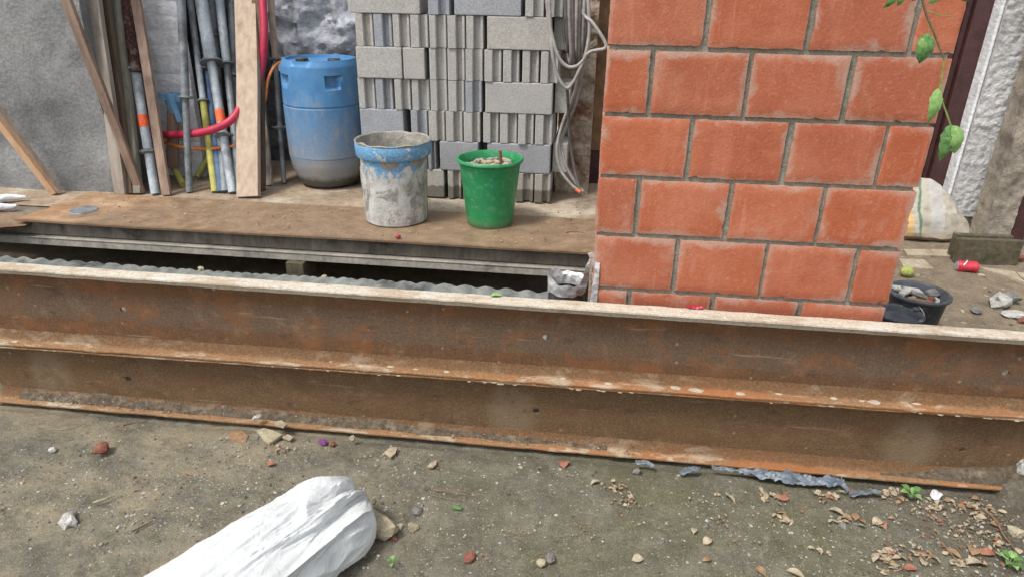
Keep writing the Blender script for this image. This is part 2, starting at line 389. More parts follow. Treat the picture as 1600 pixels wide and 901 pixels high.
# ------------------------------------------------------------ mesh helpers
def tag(o, label=None, cat=None, group=None, kind=None):
    if label: o['label'] = label
    if cat: o['category'] = cat
    if group: o['group'] = group
    if kind: o['kind'] = kind
    return o
def thing(name, label, cat, loc=(0,0,0), group=None, rot=None):
    o = bpy.data.objects.new(name, None); C.objects.link(o); o.location = loc; o.empty_display_size = .05
    if rot: o.rotation_euler = rot
    return tag(o, label, cat, group)
class MB:
    def __init__(s): s.v = []; s.f = []; s.mi = []
    def add(s, vs, fs, mi=0):
        k = len(s.v); s.v += [tuple(q) for q in vs]; s.f += [tuple(i+k for i in q) for q in fs]; s.mi += [mi]*len(fs); return s
    def box(s, x0, x1, y0, y1, z0, z1, mi=0):
        return s.add([(x0,y0,z0),(x1,y0,z0),(x1,y1,z0),(x0,y1,z0),(x0,y0,z1),(x1,y0,z1),(x1,y1,z1),(x0,y1,z1)],
                     [(3,2,1,0),(4,5,6,7),(0,1,5,4),(1,2,6,5),(2,3,7,6),(3,0,4,7)], mi)
    def bar(s, p0, p1, w, t, side=Vector((1,0,0)), mi=0, seg=1, wob=0):
        p0, p1 = Vector(p0), Vector(p1); d = (p1-p0).normalized(); a = (side - d*side.dot(d)).normalized(); c = d.cross(a)
        vs = []; fs = []
        for i in range(seg+1):
            p = p0.lerp(p1, i/seg)
            if wob: p = p + a*noise.noise(p*1.7)*wob
            for sa, sc in ((-1,-1),(1,-1),(1,1),(-1,1)): vs.append(p + a*sa*w/2 + c*sc*t/2)
        for i in range(seg):
            for k in range(4): fs.append((i*4+k, i*4+(k+1)%4, i*4+4+(k+1)%4, i*4+4+k))
        fs += [(3,2,1,0), tuple(seg*4+k for k in range(4))]
        return s.add(vs, fs, mi)
    def tube(s, pts, rad, n=10, mi=0, cap=True):
        pts = [Vector(p) for p in pts]; rr = rad if isinstance(rad, (list, tuple)) else [rad]*len(pts)
        vs, fs = [], []; ref = None
        for i, p in enumerate(pts):
            d = (pts[min(i+1, len(pts)-1)] - pts[max(i-1, 0)]).normalized()
            if ref is None: ref = d.orthogonal().normalized()
            ref = (ref - d*ref.dot(d)).normalized(); c = d.cross(ref)
            for k in range(n):
                a = 2*math.pi*k/n; vs.append(p + (ref*math.cos(a)+c*math.sin(a))*rr[i])
        for i in range(len(pts)-1):
            for k in range(n): fs.append((i*n+k, i*n+(k+1)%n, (i+1)*n+(k+1)%n, (i+1)*n+k))
        if cap: fs += [tuple(reversed(range(n))), tuple((len(pts)-1)*n+k for k in range(n))]
        return s.add(vs, fs, mi)
    def lathe(s, prof, c=(0,0,0), n=48, mi=0, wob=0, cap0=False, cap1=False):
        vs, fs = [], []; c = Vector(c)
        for i, (r_, z) in enumerate(prof):
            for k in range(n):
                a = 2*math.pi*k/n; q = r_
                if wob: q *= 1 + wob*noise.noise(Vector((math.cos(a)*2, math.sin(a)*2, z*4+c.x)))
                vs.append(c + Vector((q*math.cos(a), q*math.sin(a), z)))
        for i in range(len(prof)-1):
            for k in range(n): fs.append((i*n+k, i*n+(k+1)%n, (i+1)*n+(k+1)%n, (i+1)*n+k))
        if cap0: fs.append(tuple(reversed(range(n))))
        if cap1: fs.append(tuple((len(prof)-1)*n+k for k in range(n)))
        return s.add(vs, fs, mi)
    def build(s, name, mat, parent=None, loc=None, smooth=False, bevel=0, seg=2):
        o_ = Vector(parent.location) if parent else (Vector(loc) if loc else Vector((0,0,0)))
        me = bpy.data.meshes.new(name); me.from_pydata([tuple(Vector(q)-o_) for q in s.v], [], s.f)
        ms = mat if isinstance(mat, (list, tuple)) else [mat]
        for q in ms: me.materials.append(M[q])
        if len(ms) > 1: me.polygons.foreach_set('material_index', s.mi)
        if bevel:
            bm = bmesh.new(); bm.from_mesh(me)
            es = [e for e in bm.edges if len(e.link_faces) == 2 and e.calc_face_angle(0) > .6]
            bmesh.ops.bevel(bm, geom=es, offset=bevel, segments=seg, affect='EDGES', profile=.6)
            bm.to_mesh(me); bm.free()
        bm = bmesh.new(); bm.from_mesh(me); bmesh.ops.recalc_face_normals(bm, faces=bm.faces); bm.to_mesh(me); bm.free()
        if smooth:
            me.polygons.foreach_set('use_smooth', [True]*len(me.polygons))
            try: me.set_sharp_from_angle(angle=math.radians(40))
            except Exception: pass
        o = bpy.data.objects.new(name, me); C.objects.link(o)
        if parent: o.parent = parent
        elif loc is not None: o.location = loc
        return o
def nz(p, sc, oct=4):
    return noise.fractal(Vector(p)*sc, .7, 2.1, oct)
def grid_faces(nx, ny, off=0):
    return [(j*nx+i+off, j*nx+i+1+off, (j+1)*nx+i+1+off, (j+1)*nx+i+off) for j in range(ny-1) for i in range(nx-1)]
def rough_wall(name, mat, x0, x1, z0, z1, Y, thick, res, amp, sc, label, cat='wall', brickish=0, parent=None, sides=True):
    nx = max(2, int((x1-x0)/res)); nzz = max(2, int((z1-z0)/res)); vs = []
    for j in range(nzz):
        for i in range(nx):
            x = x0+(x1-x0)*i/(nx-1); z = z0+(z1-z0)*j/(nzz-1)
            d = nz((x, 3.1+Y, z), sc)*amp
            if brickish:
                cz = z/.075; fr = abs((cz % 1)-.5)*2; off = .13*(int(cz) % 2); fx = abs((((x+off)/.26) % 1)-.5)*2
                d += brickish*(max(0, (fr-.8)/.2)**.7 + max(0, (fx-.93)/.07)*.6)
            vs.append((x, Y+d, z))
    fs = grid_faces(nx, nzz)
    m_ = MB().add(vs, fs)
    m_.box(x0+.004, x1-.004, Y+amp*.7+.004, Y+thick-.004, z0+.003, z1-.003)
    if sides:
        # close the gap between the rough face and its core at both ends
        for i in (0, nx-1):
            k = len(m_.v); col = [vs[j*nx+i] for j in range(nzz)]
            m_.add([q for c_ in col for q in (c_, (c_[0], Y+thick, c_[2]))], [(2*j, 2*j+2, 2*j+3, 2*j+1) for j in range(nzz-1)])
    o = m_.build(name, mat, parent, smooth=True)
    if label: tag(o, label, cat)
    return o

def rock_mb(mb, c, s, seed, flat=.6, n=1, mi=0, sharp=.35):
    bm = bmesh.new(); bmesh.ops.create_icosphere(bm, subdivisions=n, radius=1)
    rv = Vector((seed*3.7, seed*1.3, seed*.7)); s = Vector(s) if not isinstance(s, (int, float)) else Vector((s, s*.8, s*flat))
    rot = Matrix.Rotation(seed*2.1, 3, 'Z')
    vs = []
    for v in bm.verts:
        p = v.co.copy(); p *= 1+sharp*noise.noise(p*1.3+rv)+.12*noise.noise(p*4+rv)
        p = Vector((p.x*s.x, p.y*s.y, p.z*s.z)); vs.append(rot @ p + Vector(c))
    mb.add(vs, [tuple(v.index for v in f.verts) for f in bm.faces], mi); bm.free()
def rock(name, px, py, size, mat, label, cat='stone', z=0.0, flat=.6, seed=None, n=2, sharp=.5, Y=None, group=None):
    p = at(px, py, z=z); seed = seed if seed is not None else px*.013+py*.007
    m_ = MB(); s = size if isinstance(size, (tuple, list)) else (size, size*.8, size*flat)
    rock_mb(m_, p+Vector((0,0,s[2]*.75)), s, seed, n=n, sharp=sharp)
    o = m_.build(name, mat, None, loc=p)
    return tag(o, label, cat, group)
def leaf_mb(mb, c, L, W, yaw, pitch=0, curl=.3, mi=0, roll=0, n=6):
    vs = []; R_ = Matrix.Rotation(yaw, 3, 'Z') @ Matrix.Rotation(pitch, 3, 'Y') @ Matrix.Rotation(roll, 3, 'X')
    for i in range(n+1):
        t = i/n; wd = W*.5*math.sin(math.pi*min(1, t**.8))**.85 if 0 < t < 1 else W*.02
        x = (t-.5)*L; zc = -curl*L*(t-.5)**2*1.6
        for q in (-1, 0, 1):
            vs.append(R_ @ Vector((x, q*wd, zc + abs(q)*curl*wd*.7 + .02*L*noise.noise(Vector((x*90+yaw*7, q, 0)))*2)) + Vector(c))
    fs = []
    for i in range(n):
        for q in range(2): fs.append((i*3+q, i*3+q+1, i*3+4+q, i*3+3+q))
    mb.add(vs, fs, mi)

# ------------------------------------------------------------ the setting
YB = 1.827
def gh(x, y):
    h = nz((x, y, 0), 1.6, 3)*.012 + nz((x, y, 5), 9, 3)*.005
    h += .003*noise.noise(Vector((x*45, y*45, 1)))
    # soil heaped over the right-hand end of the lower channel
    h += .075*max(0, min(1, (x-1.18)/.35))*math.exp(-((y-1.92)/.12)**2)
    h += .02*max(0, min(1, (x-1.2)/.3))*math.exp(-((y-1.75)/.2)**2)
    if y > 1.79 and y < 1.92 and -2.3 < x < 1.30: h = min(h, .0) - .010 - .012*min(1, (y-1.79)/.03)
    elif y > 1.72 and y < 1.80: h -= .012*(y-1.72)/.08
    return h
def spaced(a, b, st): return [a+(b-a)*i/max(1, round((b-a)/st)) for i in range(max(1, round((b-a)/st)))]
gx = spaced(-60, -6, 9)+spaced(-6, -2.4, .3)+spaced(-2.4, 1.9, .0115)+spaced(1.9, 3.6, .05)+spaced(3.6, 8, .4)+spaced(8, 60, 9)+[60]
gy = spaced(-60, -3, 9)+spaced(-3, .7, .3)+spaced(.7, 2.05, .0115)+spaced(2.05, 2.6, .08)+spaced(2.6, 4.6, .035)+spaced(4.6, 8, .4)+spaced(8, 60, 9)+[60]
g = MB().add([(x, y, gh(x, y) if -7 < x < 8 and -3 < y < 8 else 0) for y in gy for x in gx], grid_faces(len(gx), len(gy)))
tag(g.build('ground', 'yard_soil', smooth=True), kind='structure')

FZ = .33
bl = at(667, 327, z=FZ)                                   # back edge of the steel plate
px0, px1, PY0, PY1 = -2.72, .25, 2.79, bl.y
f = MB()
nx, ny = 130, 50
fx = [-6+6.05*i/(nx-1) for i in range(nx)]; fy = [3.02+2.6*j/(ny-1) for j in range(ny)]
f.add([(x, y, FZ-.008+nz((x, y, 2), 3, 3)*.004) for y in fy for x in fx], grid_faces(nx, ny))
f.box(-6, .05, 3.02, 5.6, FZ-.09, FZ-.016); f.box(-6, .05, 3.8, 5.6, 0, FZ-.094)
tag(f.build('raised_floor', 'floor_concrete', smooth=True), kind='structure')

# ------------------------------------------------------------ walls behind
LW = at(188, 300, z=FZ)
rough_wall('rendered_wall', 'left_wall', -5.2, LW.x, FZ-.02, 2.12, LW.y, .9, .035, .022, 2.2,
           'rough grey rendered concrete wall on the left behind the rusty plate')
BW = 4.12
a0 = at(208, 100, Y=BW); a1 = at(306, 100, Y=BW)
def wall_panel(name, mat, pxa, pxb, Y, z0, z1, amp, sc, label, brickish=0, res=.025, thick=.2, py=100):
    return rough_wall(name, mat, at(pxa, py, Y=Y).x, at(pxb, py, Y=Y).x, z0, z1, Y, thick, res, amp, sc, label, brickish=brickish)
rough_wall('painted_wall', 'white_paint', LW.x+.003, at(291, 100, Y=3.69).x, FZ-.01, 2.7, 3.69, .05, .012, .012, 3, 'white painted brick wall showing between the leaning boards and props', brickish=.005)
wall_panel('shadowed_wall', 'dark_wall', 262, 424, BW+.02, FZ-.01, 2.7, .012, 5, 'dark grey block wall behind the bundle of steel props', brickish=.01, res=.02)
wall_panel('stone_wall', 'stone_grey', 424.5, 870, BW, at(480, 112, Y=BW).z, 2.7, .07, 5.5, 'lumpy grey stone wall above the blue barrel', res=.018)
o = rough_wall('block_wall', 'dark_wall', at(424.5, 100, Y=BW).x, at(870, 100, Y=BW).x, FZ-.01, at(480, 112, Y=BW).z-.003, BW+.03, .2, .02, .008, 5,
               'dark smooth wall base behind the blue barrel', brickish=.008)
wall_panel('broken_pier', 'broken_plaster', 876, 931, 3.72, FZ-.01, 2.6, .035, 7, 'crumbling plastered pier beside the stack of concrete blocks', res=.014, thick=.3)
oz = at(920, 235, Y=3.95).z
o = rough_wall('ochre_wall', 'ochre_plaster', at(926, 100, Y=3.95).x, .9, oz, 2.6, 3.95, .15, .05, .006, 4, 'ochre plastered wall seen in the gap left of the brick pillar')
b_ = MB().box(at(926, 100, Y=3.95).x, .9, 3.94, 4.1, FZ-.02, oz-.003).build('skirting', 'maroon_paint', o)

# right-hand door, frame, stucco pier and concrete post
DY = 4.46
dx0, dx1 = 1.1, 2.205
door = thing('steel_door', 'dark maroon steel door with its ribbed frame behind the brick pillar', 'door', (dx1-.5, DY, 0))
MB().box(dx0-1.2, dx1-.30, DY+.03, DY+.06, .0, 3.0).build('door_leaf', 'maroon_paint', door, bevel=.004)
MB().box(dx1-.14, dx1, DY-.03, DY+.08, 0, 3.0).build('frame', 'maroon_paint', door, bevel=.006)
MB().box(dx1-.175, dx1-.142, DY-.0, DY+.06, 0, 3.0).build('frame_bead', 'maroon_paint', door, bevel=.006)
MB().box(dx1-.296, dx1-.185, DY-.02, DY+.07, 0, 3.0).build('frame_stile', 'maroon_paint', door, bevel=.006)
SY = 4.32
s0, s1 = 2.175, 2.42
zb = at(1500, 338, Y=SY).z
rough_wall('stucco_pier', 'stucco', s0, s1+.5, zb, 3.0, SY, .12, .008, .007, 26, 'white stucco pier with rough spattered render and a broken foot')
pr = [o for o in C.objects if o.name == 'stucco_pier'][0]
rough_wall('pier_base', 'rough_grey_base', s0-.01, s1+.45, 0, zb-.004, SY-.02, .13, .014, .03, 10, None, parent=None)
o = [o for o in C.objects if o.name == 'pier_base'][0]; o.parent = pr
mb = MB().box(s0-.022, s0-.004, SY+.014, SY+.11, .0, 3.0); mb.build('smooth_edge', 'white_paint', pr, bevel=.01)
PYY = 4.12
q0, q1 = at(1537, 366, Y=PYY).x, at(1579, 366, Y=PYY).x
rough_wall('concrete_post', 'post_concrete', q0, q1, 0, 2.6, PYY, .16, .012, .008, 12, 'pale concrete post standing against the white stucco pier', cat='post')
g2 = MB().box(q1+.004, q1+.09, PYY+.02, PYY+.12, 0, 2.6).build('steel_gate_post', 'maroon_paint', bevel=.005, loc=(q1, PYY, 0)); tag(g2, 'dark red steel post right of the pale concrete post', 'post')
rough_wall('grey_wall', 'left_wall', q1+.1, 6.5, 0, 2.8, PYY+.06, .2, .05, .01, 4, 'grey rendered wall at the far right edge behind the hollow block')
rough_wall('rear_wall', 'ochre_plaster', .95, 1.9, 0, 3.0, DY+.4, .2, .08, .01, 4, 'ochre wall hidden behind the brick pillar')

# ------------------------------------------------------------ brick pillar
PL = 1.957; X0, X1 = .018, .889
pillar = thing('brick_pillar', 'free standing pillar of large red terracotta bricks with grey mortar joints', 'pillar', (.45, PL+.07, 0))
MB().box(X0+.007, X1-.007, PL+.0105, PL+.135, 0, 1.955).build('mortar', 'mortar', pillar)
zj = [0, .177, .355, .532, .711, .888, 1.065, 1.241, 1.417, 1.594, 1.771, 1.95]
rowpx = {7: (35, [1105, 1265, 1427]), 6: (130, [1017, 1168, 1324]), 5: (235, [1077, 1228, 1376]), 4: (325, [996, 1138, 1281]),
         3: (415, [1055, 1193, 1333]), 2: (470, [982, 1112, 1250])}
rows = {k: [at(p, y+(p-930)*.045, Y=PL).x for p in v] for k, (y, v) in rowpx.items()}
rows[8] = rows[6]; rows[9] = rows[7]; rows[10] = rows[6]; rows[1] = rows[3]; rows[0] = rows[2]
for k in range(11):
    xs = [X0-.004]+rows[k]+[X1+.004]
    xs[0] -= .005; xs[-1] += .005
    for i in range(len(xs)-1):
        m_ = MB(); j = rnd.uniform
        xa, xb, za, zc = xs[i]+.0072+j(-.0025,.002), xs[i+1]-.0072+j(-.002,.0025), zj[k]+.0068+j(-.0015,.001), zj[k+1]-.0068+j(-.001,.0015)
        xm, zm = (xa+xb)/2, (za+zc)/2; dy = j(-.0018, .0018)
        # front face with slightly uneven outline
        nX, nZ = 18, 12; vs = []
        for b2 in range(nZ):
            for a2 in range(nX):
                u_, v_ = a2/(nX-1), b2/(nZ-1); x = xa+(xb-xa)*u_; z = za+(zc-za)*v_
                ed = min(min(u_, 1-u_)*(xb-xa), min(v_, 1-v_)*(zc-za))
                wob = .0016*noise.noise(Vector((x*38, z*38, k+i*3.3))) if ed < .001 else 0
                chip = .014*max(0, noise.noise(Vector((x*42, z*42, 9+k)))-.28) if ed < .001 else 0
                x += wob+(chip if u_ < .5 else -chip); z += wob*1.1+(chip if v_ < .5 else -chip)
                vs.append((x, PL+dy+(.0028 if ed < .001 else 0)+.0008*noise.noise(Vector((x*14, z*14, k))), z))
        m_.add(vs, grid_faces(nX, nZ))
        ring = [a2 for a2 in range(nX)]+[b2*nX+nX-1 for b2 in range(1, nZ)]+[(nZ-1)*nX+a2 for a2 in range(nX-2, -1, -1)]+[b2*nX for b2 in range(nZ-2, 0, -1)]
        n0 = len(vs); m_.v += [(vs[q][0], PL+.14+dy, vs[q][2]) for q in ring]
        for q in range(len(ring)): m_.f.append((ring[q], ring[(q+1) % len(ring)], n0+(q+1) % len(ring), n0+q)); m_.mi.append(0)
        m_.f.append(tuple(range(n0, n0+len(ring)))); m_.mi.append(0)
        o = m_.build('brick', 'terracotta', pillar, smooth=True)

# ------------------------------------------------------------ the two steel channels
CX0, CX1 = -2.60, 2.3
def lerp(a, b, t): return a+(b-a)*t
def channel(label, zl, zr, hl, hr, x0, x1, webmat, topmat, lipmat, holes, y0, back):
    """channel section lying on its back edge, flanges toward the viewer; z and height given at X=-2 and X=1.3"""
    T = thing('steel_channel', label, 'steel beam', ((x0+x1)/2, y0+.04, zl), 'steel channels stacked across the yard')
    fz = lambda x: lerp(zl, zr, (x+2)/3.3); fh = lambda x: lerp(hl, hr, (x+2)/3.3)
    n = 240; xs = [lerp(x0, x1, i/n) for i in range(n+1)]
    W = .047; tl = .0085; tr = .013   # flange: thin lip, thick root
    def prof_mesh(top):
        mb = MB(); vs = []
        # local profile (depth from lip, height from outer face)
        pr = [(0, 0.0), (-.0005, tl*.6), (.003, tl), (.012, tl+.0015), (.024, tl+.003), (.031, tl+.0065), (.037, tl+.013), (.042, tl+.021), (W-.0015, tr+.026), (W+.0075, tr+.026), (W+.009, 0.0015), (W+.004, 0)]
        for x in xs:
            b0 = fz(x)+(fh(x) if top else 0); sgn = -1 if top else 1
            for (a, h) in pr:
                q = .0011*noise.noise(Vector((x*13, a*60, top*7+y0*9)))+.0006*noise.noise(Vector((x*70, a*90, top*3)))
                vs.append((x, y0+a+q*1.5, b0+sgn*h+q))
        k = len(pr)
        fs = [(i*k+j, i*k+(j+1) % k, (i+1)*k+(j+1) % k, (i+1)*k+j) for i in range(n) for j in range(k)]
        fs += [tuple(range(k)), tuple(n*k+j for j in range(k))]
        return mb.add(vs, fs), pr
    for top in (1, 0):
        mb, _ = prof_mesh(top)
        o = mb.build('flange', topmat if top else lipmat, T, smooth=True)
    # web with round bolt holes
    mb = MB(); xh = sorted(holes, key=lambda h: h[0]); yw = y0+W; R_ = .0105; sq = .02
    zz = lambda x, t: fz(x)+tr+.026+(fh(x)-2*(tr+.026))*t
    def cell(xa, xb, nseg=1):
        for i in range(nseg):
            a, b2 = lerp(xa, xb, i/nseg), lerp(xa, xb, (i+1)/nseg)
            for yy, fl in ((yw, 0), (yw+.0075, 1)):
                mb.add([(a, yy, zz(a,0)), (b2, yy, zz(b2,0)), (b2, yy, zz(b2,1)), (a, yy, zz(a,1))], [(0,1,2,3)])
    cur = x0
    for hx, hz in xh:
        cell(cur, hx-sq, 6); 
        for yy in (yw, yw+.0075):
            for (za, zc) in ((None, hz-sq), (hz+sq, None)):
                A = [(hx-sq, zz(hx-sq,0) if za is None else za), (hx+sq, zz(hx+sq,0) if za is None else za),
                     (hx+sq, zz(hx+sq,1) if zc is None else zc), (hx-sq, zz(hx-sq,1) if zc is None else zc)]
                mb.add([(p, yy, q) for p, q in A], [(0,1,2,3)])
            vs = []; N = 16
            for k in range(N):
                a = 2*math.pi*k/N+math.pi/4; c_, s_ = math.cos(a), math.sin(a); m1 = max(abs(c_), abs(s_))
                vs += [(hx+c_/m1*sq, yy, hz+s_/m1*sq), (hx+c_*R_, yy, hz+s_*R_)]
            mb.add(vs, [(2*k, 2*((k+1) % N), 2*((k+1) % N)+1, 2*k+1) for k in range(N)])
        vs = []
        for k in range(16):
            a = 2*math.pi*k/16; vs += [(hx+math.cos(a)*R_, yw, hz+math.sin(a)*R_), (hx+math.cos(a)*R_, yw+.0075, hz+math.sin(a)*R_)]
        mb.add(vs, [(2*k, 2*((k+1) % 16), 2*((k+1) % 16)+1, 2*k+1) for k in range(16)])
        cur = hx+sq
    cell(cur, x1, 6)
    mb.build('web', webmat, T)
    return T, fz, fh
zu = lambda px, py: at(px, py, Y=YB+.047)
HU = [(zu(193,483).x, zu(193,483).z), (zu(853,527).x, zu(853,527).z), (zu(1571,582).x, zu(1571,582).z)]
HL = [(zu(201,591).x, zu(201,591).z), (zu(838,641).x, zu(838,641).z), (zu(1503,702).x, zu(1503,702).z)]
low, lfz, lfh = channel('lower of the two rusty steel channels, ochre brown web with its foot in the soil', -.004, 0.0, .236, .262, at(6, 620, Y=YB+.04).x, 1.9, 'steel_lower', 'steel_lip', 'steel_lip', HL, YB, 0)
low.children[0].name  # flanges and web are children
upc, ufz, ufh = channel('upper rusty steel channel with a cement whitened top flange, brown and grey web', .2375, .2635, .2885, .2555, -2.9, 2.3, 'steel_upper', 'steel_top', 'steel_lip', HU, YB-.002, 0)

# soil lying in the channels, along the web
def soil_strip(T, fz, x0, x1, prof, name, mat):
    mb = MB(); vs = []; n = int((x1-x0)/.008); k = 9
    for i in range(n+1):
        x = lerp(x0, x1, i/n); hgt, wid = prof(x)
        for j in range(k):
            t = j/(k-1); y = YB+.0468-wid*(1-t)
            z = fz(x)+.0105+hgt*t**.6+.006*t*noise.noise(Vector((x*30, y*60, 3)))+.004*noise.noise(Vector((x*90, y*90, 1)))*min(1, hgt*40)
            if j == 0: z = fz(x)+.006
            vs.append((x, y, z))
    mb.add(vs, [(i*k+j, i*k+j+1, (i+1)*k+j+1, (i+1)*k+j) for i in range(n) for j in range(k-1)])
    o = mb.build(name, mat, T, smooth=True); o['kind'] = 'stuff'; return o
soil_strip(low, lfz, -2.0, .1, lambda x: (.008+.016*max(0, min(1, (-x+.05)/.9))*(1+.9*noise.noise(Vector((x*5,0,0)))), +.032+.008*noise.noise(Vector((x*7,3,0)))), 'settled_soil', 'soil_dark')
soil_strip(low, lfz, .95, 1.88, lambda x: (.002+.075*max(0, min(1, (x-1.0)/.5)), +.036+.012*min(1, max(0, x-1.1))), 'settled_soil', 'soil_dark')

def blob(mb, c, r, h, seed):
    n = 11; vs = [Vector(c)+Vector((0,0,h))]
    for ring, (q, hh) in enumerate(((.55, .8), (1, 0))):
        for k in range(n):
            a = 2*math.pi*k/n; rr = r*q*(1+.45*noise.noise(Vector((math.cos(a)*1.5+seed, math.sin(a)*1.5, seed))))
            vs.append(Vector(c)+Vector((rr*1.5*math.cos(a), rr*.8*math.sin(a), h*hh*(1+.3*noise.noise(Vector((a,seed,ring)))))))
    fs = [(0, 1+k, 1+(k+1) % n) for k in range(n)]+[(1+k, 1+n+k, 1+n+(k+1) % n, 1+(k+1) % n) for k in range(n)]
    mb.add(vs, fs)
mb = MB()
for px, py, r_ in ((30,524,9),(92,527,7),(112,523,6),(612,556,10),(652,573,6),(1055,596,12),(1085,601,16),(1155,607,10),(1215,616,13),(1300,622,9),(1362,625,16),(1428,632,12),(1345,617,7),(520,572,6),(880,594,8),(950,590,9),(700,574,7)):
    p = at(px, py, Y=YB+.035)
    blob(mb, (p.x, YB+.020+rnd.uniform(-.008,.006), ufz(p.x)+.0095), r_*.0011, .0035, px*.1)
o = mb.build('mortar_splash', 'splash', upc, smooth=True); o['kind'] = 'stuff'
mb = MB()
for i in range(60):
    x = rnd.uniform(-1.9, 1.8); blob(mb, (x, YB+rnd.uniform(0,.003), lfz(x)+lfh(x)-rnd.uniform(.001,.008)), rnd.uniform(.003,.008), .002, i)
o = mb.build('mortar_crumb', 'stone_ochre', low, smooth=True); o['kind'] = 'stuff'

# ------------------------------------------------------------ plate, slabs and sheets of the platform
plate = thing('steel_plate', 'large rusty steel plate lying flat under the buckets with an oval hole', 'steel plate', ((px0+px1)/2, PY0, FZ))
hole = at(900, 364, z=FZ)
def plate_mesh():
    mb = MB(); hw, hd = .052, .036
    xl = at(30, 340, z=FZ).x
    gxs = [q_ for q_ in spaced(xl, px1, .022) if abs(q_-hole.x) > hw+.006]; gxs = sorted(gxs+[hole.x-hw, hole.x+hw])
    gys = [q_ for q_ in spaced(PY0, PY1, .022) if abs(q_-hole.y) > hd+.006]; gys = sorted(gys+[hole.y-hd, hole.y+hd])
    def pt(x, y, lay):
        fall = max(0, 1-(x-xl)/.3)
        x2 = x+fall*(.10*(y-PY0)+.03*noise.noise(Vector((y*14, 0, 0)))+.014*noise.noise(Vector((y*50, 0, 0))))
        y2 = y+(.002*noise.noise(Vector((x*6, 0, 0))) if y == PY0 else 0)
        return (x2, y2, FZ+nz((x2, y2, 1), 1.2, 2)*.004-lay*.009)
    k = len(gxs); m2 = len(gys); off = k*m2
    vs = [pt(x, y, lay) for lay in (0, 1) for y in gys for x in gxs]; fs = []
    for j in range(m2-1):
        for i in range(k-1):
            a = j*k+i
            if abs((gxs[i]+gxs[i+1])/2-hole.x) < .01 and abs((gys[j]+gys[j+1])/2-hole.y) < .01: continue
            fs.append((a, a+1, a+k+1, a+k)); fs.append((off+a, off+a+k, off+a+k+1, off+a+1))
    for i in range(k-1): fs.append((i, off+i, off+i+1, i+1)); fs.append(((m2-1)*k+i, (m2-1)*k+i+1, off+(m2-1)*k+i+1, off+(m2-1)*k+i))
    for j in range(m2-1): fs.append((j*k, (j+1)*k, off+(j+1)*k, off+j*k)); fs.append((j*k+k-1, off+j*k+k-1, off+(j+1)*k+k-1, (j+1)*k+k-1))
    mb.add(vs, fs)
    N = 24; ring = []
    for i in range(N):
        a = 2*math.pi*i/N+math.atan2(hd, hw)*0+math.pi/4; c_, s_ = math.cos(a), math.sin(a); m1 = max(abs(c_), abs(s_))
        ox, oy = hole.x+c_/m1*hw, hole.y+s_/m1*hd; ix, iy = hole.x+c_*.045, hole.y+s_*.021
        for (x, y) in ((ox, oy), (ix, iy)):
            for lay in (0, 1): ring.append((x, y, FZ+nz((x, y, 1), 1.2, 2)*.004-lay*.009))
    fr = []
    for i in range(N):
        a, b2 = 4*i, 4*((i+1) % N); fr += [(a, b2, b2+2, a+2), (a+1, a+3, b2+3, b2+1), (a+2, b2+2, b2+3, a+3)]
    mb.add(ring, fr)
    return mb
plate_mesh().build('plate_sheet', 'rusty_plate', plate, smooth=False)
cp = at(131, 329, z=FZ)
mb = MB().lathe([(.0,.006),(.040,.006),(.048,.004),(.052,.0055),(.062,.0055),(.066,0)], cp, n=36)
tag(mb.build('drain_cover', 'galvanised_dark', None, loc=cp, smooth=True), 'small round grey metal cover lying on the left of the rusty plate', 'cover')
# curved offcut at far left
mb = MB(); vs = []
c0 = at(0, 352, z=FZ-.02)
for j in range(9):
    for i in range(15):
        x = c0.x-.3+.40*i/14; y = c0.y-.14+.30*j/8
        if i > 8: y = max(y, c0.y-.14+(i-8)*.028)
        vs.append((x, y, FZ-.03+.02*math.sin(i/14*3)))
mb.add(vs, grid_faces(15, 9)); mb.add([(a, b2, c-.008) for a, b2, c in vs], grid_faces(15, 9))
tag(mb.build('plate_offcut', 'rusty_plate', None, loc=c0, smooth=True), 'curved rusty steel offcut at the left edge beside the big plate', 'steel offcut')
# pale rag bundle far left
rg = at(14, 317, z=FZ)
mb = MB()
for i, (a, b2) in enumerate((((-30,316),(38,313)), ((-30,326),(24,328)))):
    p, q = at(*a, z=FZ), at(*b2, z=FZ); pts = [p.lerp(q, t/6)+Vector((0, .02*math.sin(t*1.4), .016+.006*math.sin(t*2+i))) for t in range(7)]
    mb.tube(pts, [.016,.02,.017,.021,.018,.014,.006], 9)
tag(mb.build('rag', 'white_paint', None, loc=rg, smooth=True), 'twisted white rag lying at the left edge behind the plate', 'rag')

def beam_strip(name, mat, x0, x1, y0, y1, z0, z1, label, cat):
    n = 60; mb = MB(); vs = []
    for i in range(n+1):
        x = lerp(x0, x1, i/n); d = .0015*noise.noise(Vector((x*9, z0, 0)))
        vs += [(x, y0+d, z0), (x, y1, z0), (x, y1, z1), (x, y0+d, z1-.004), (x, y0+.005, z1)]
    fs = [(i*5+j, i*5+(j+1) % 5, (i+1)*5+(j+1) % 5, (i+1)*5+j) for i in range(n) for j in range(5)]+[(0,1,2,3,4), tuple(n*5+j for j in range(5))]
    o = mb.add(vs, fs).build(name, mat, None, loc=((x0+x1)/2, y0, z0)); return tag(o, label, cat)
zA = at(500, 391, Y=2.83).z; zBt = zA-.002; zBb = at(500, 409, Y=2.79).z
beam_strip('concrete_slab', 'slab_grey', -3.1, .25, 2.825, 3.0, zA, FZ-.013, 'dark grey stained concrete slab directly under the rusty plate', 'slab')
beam_strip('concrete_plank', 'slab_light', -4.2, .25, 2.79, 3.0, zBb, zA-.003, 'pale grey concrete plank under the dark slab, along the platform edge', 'slab')
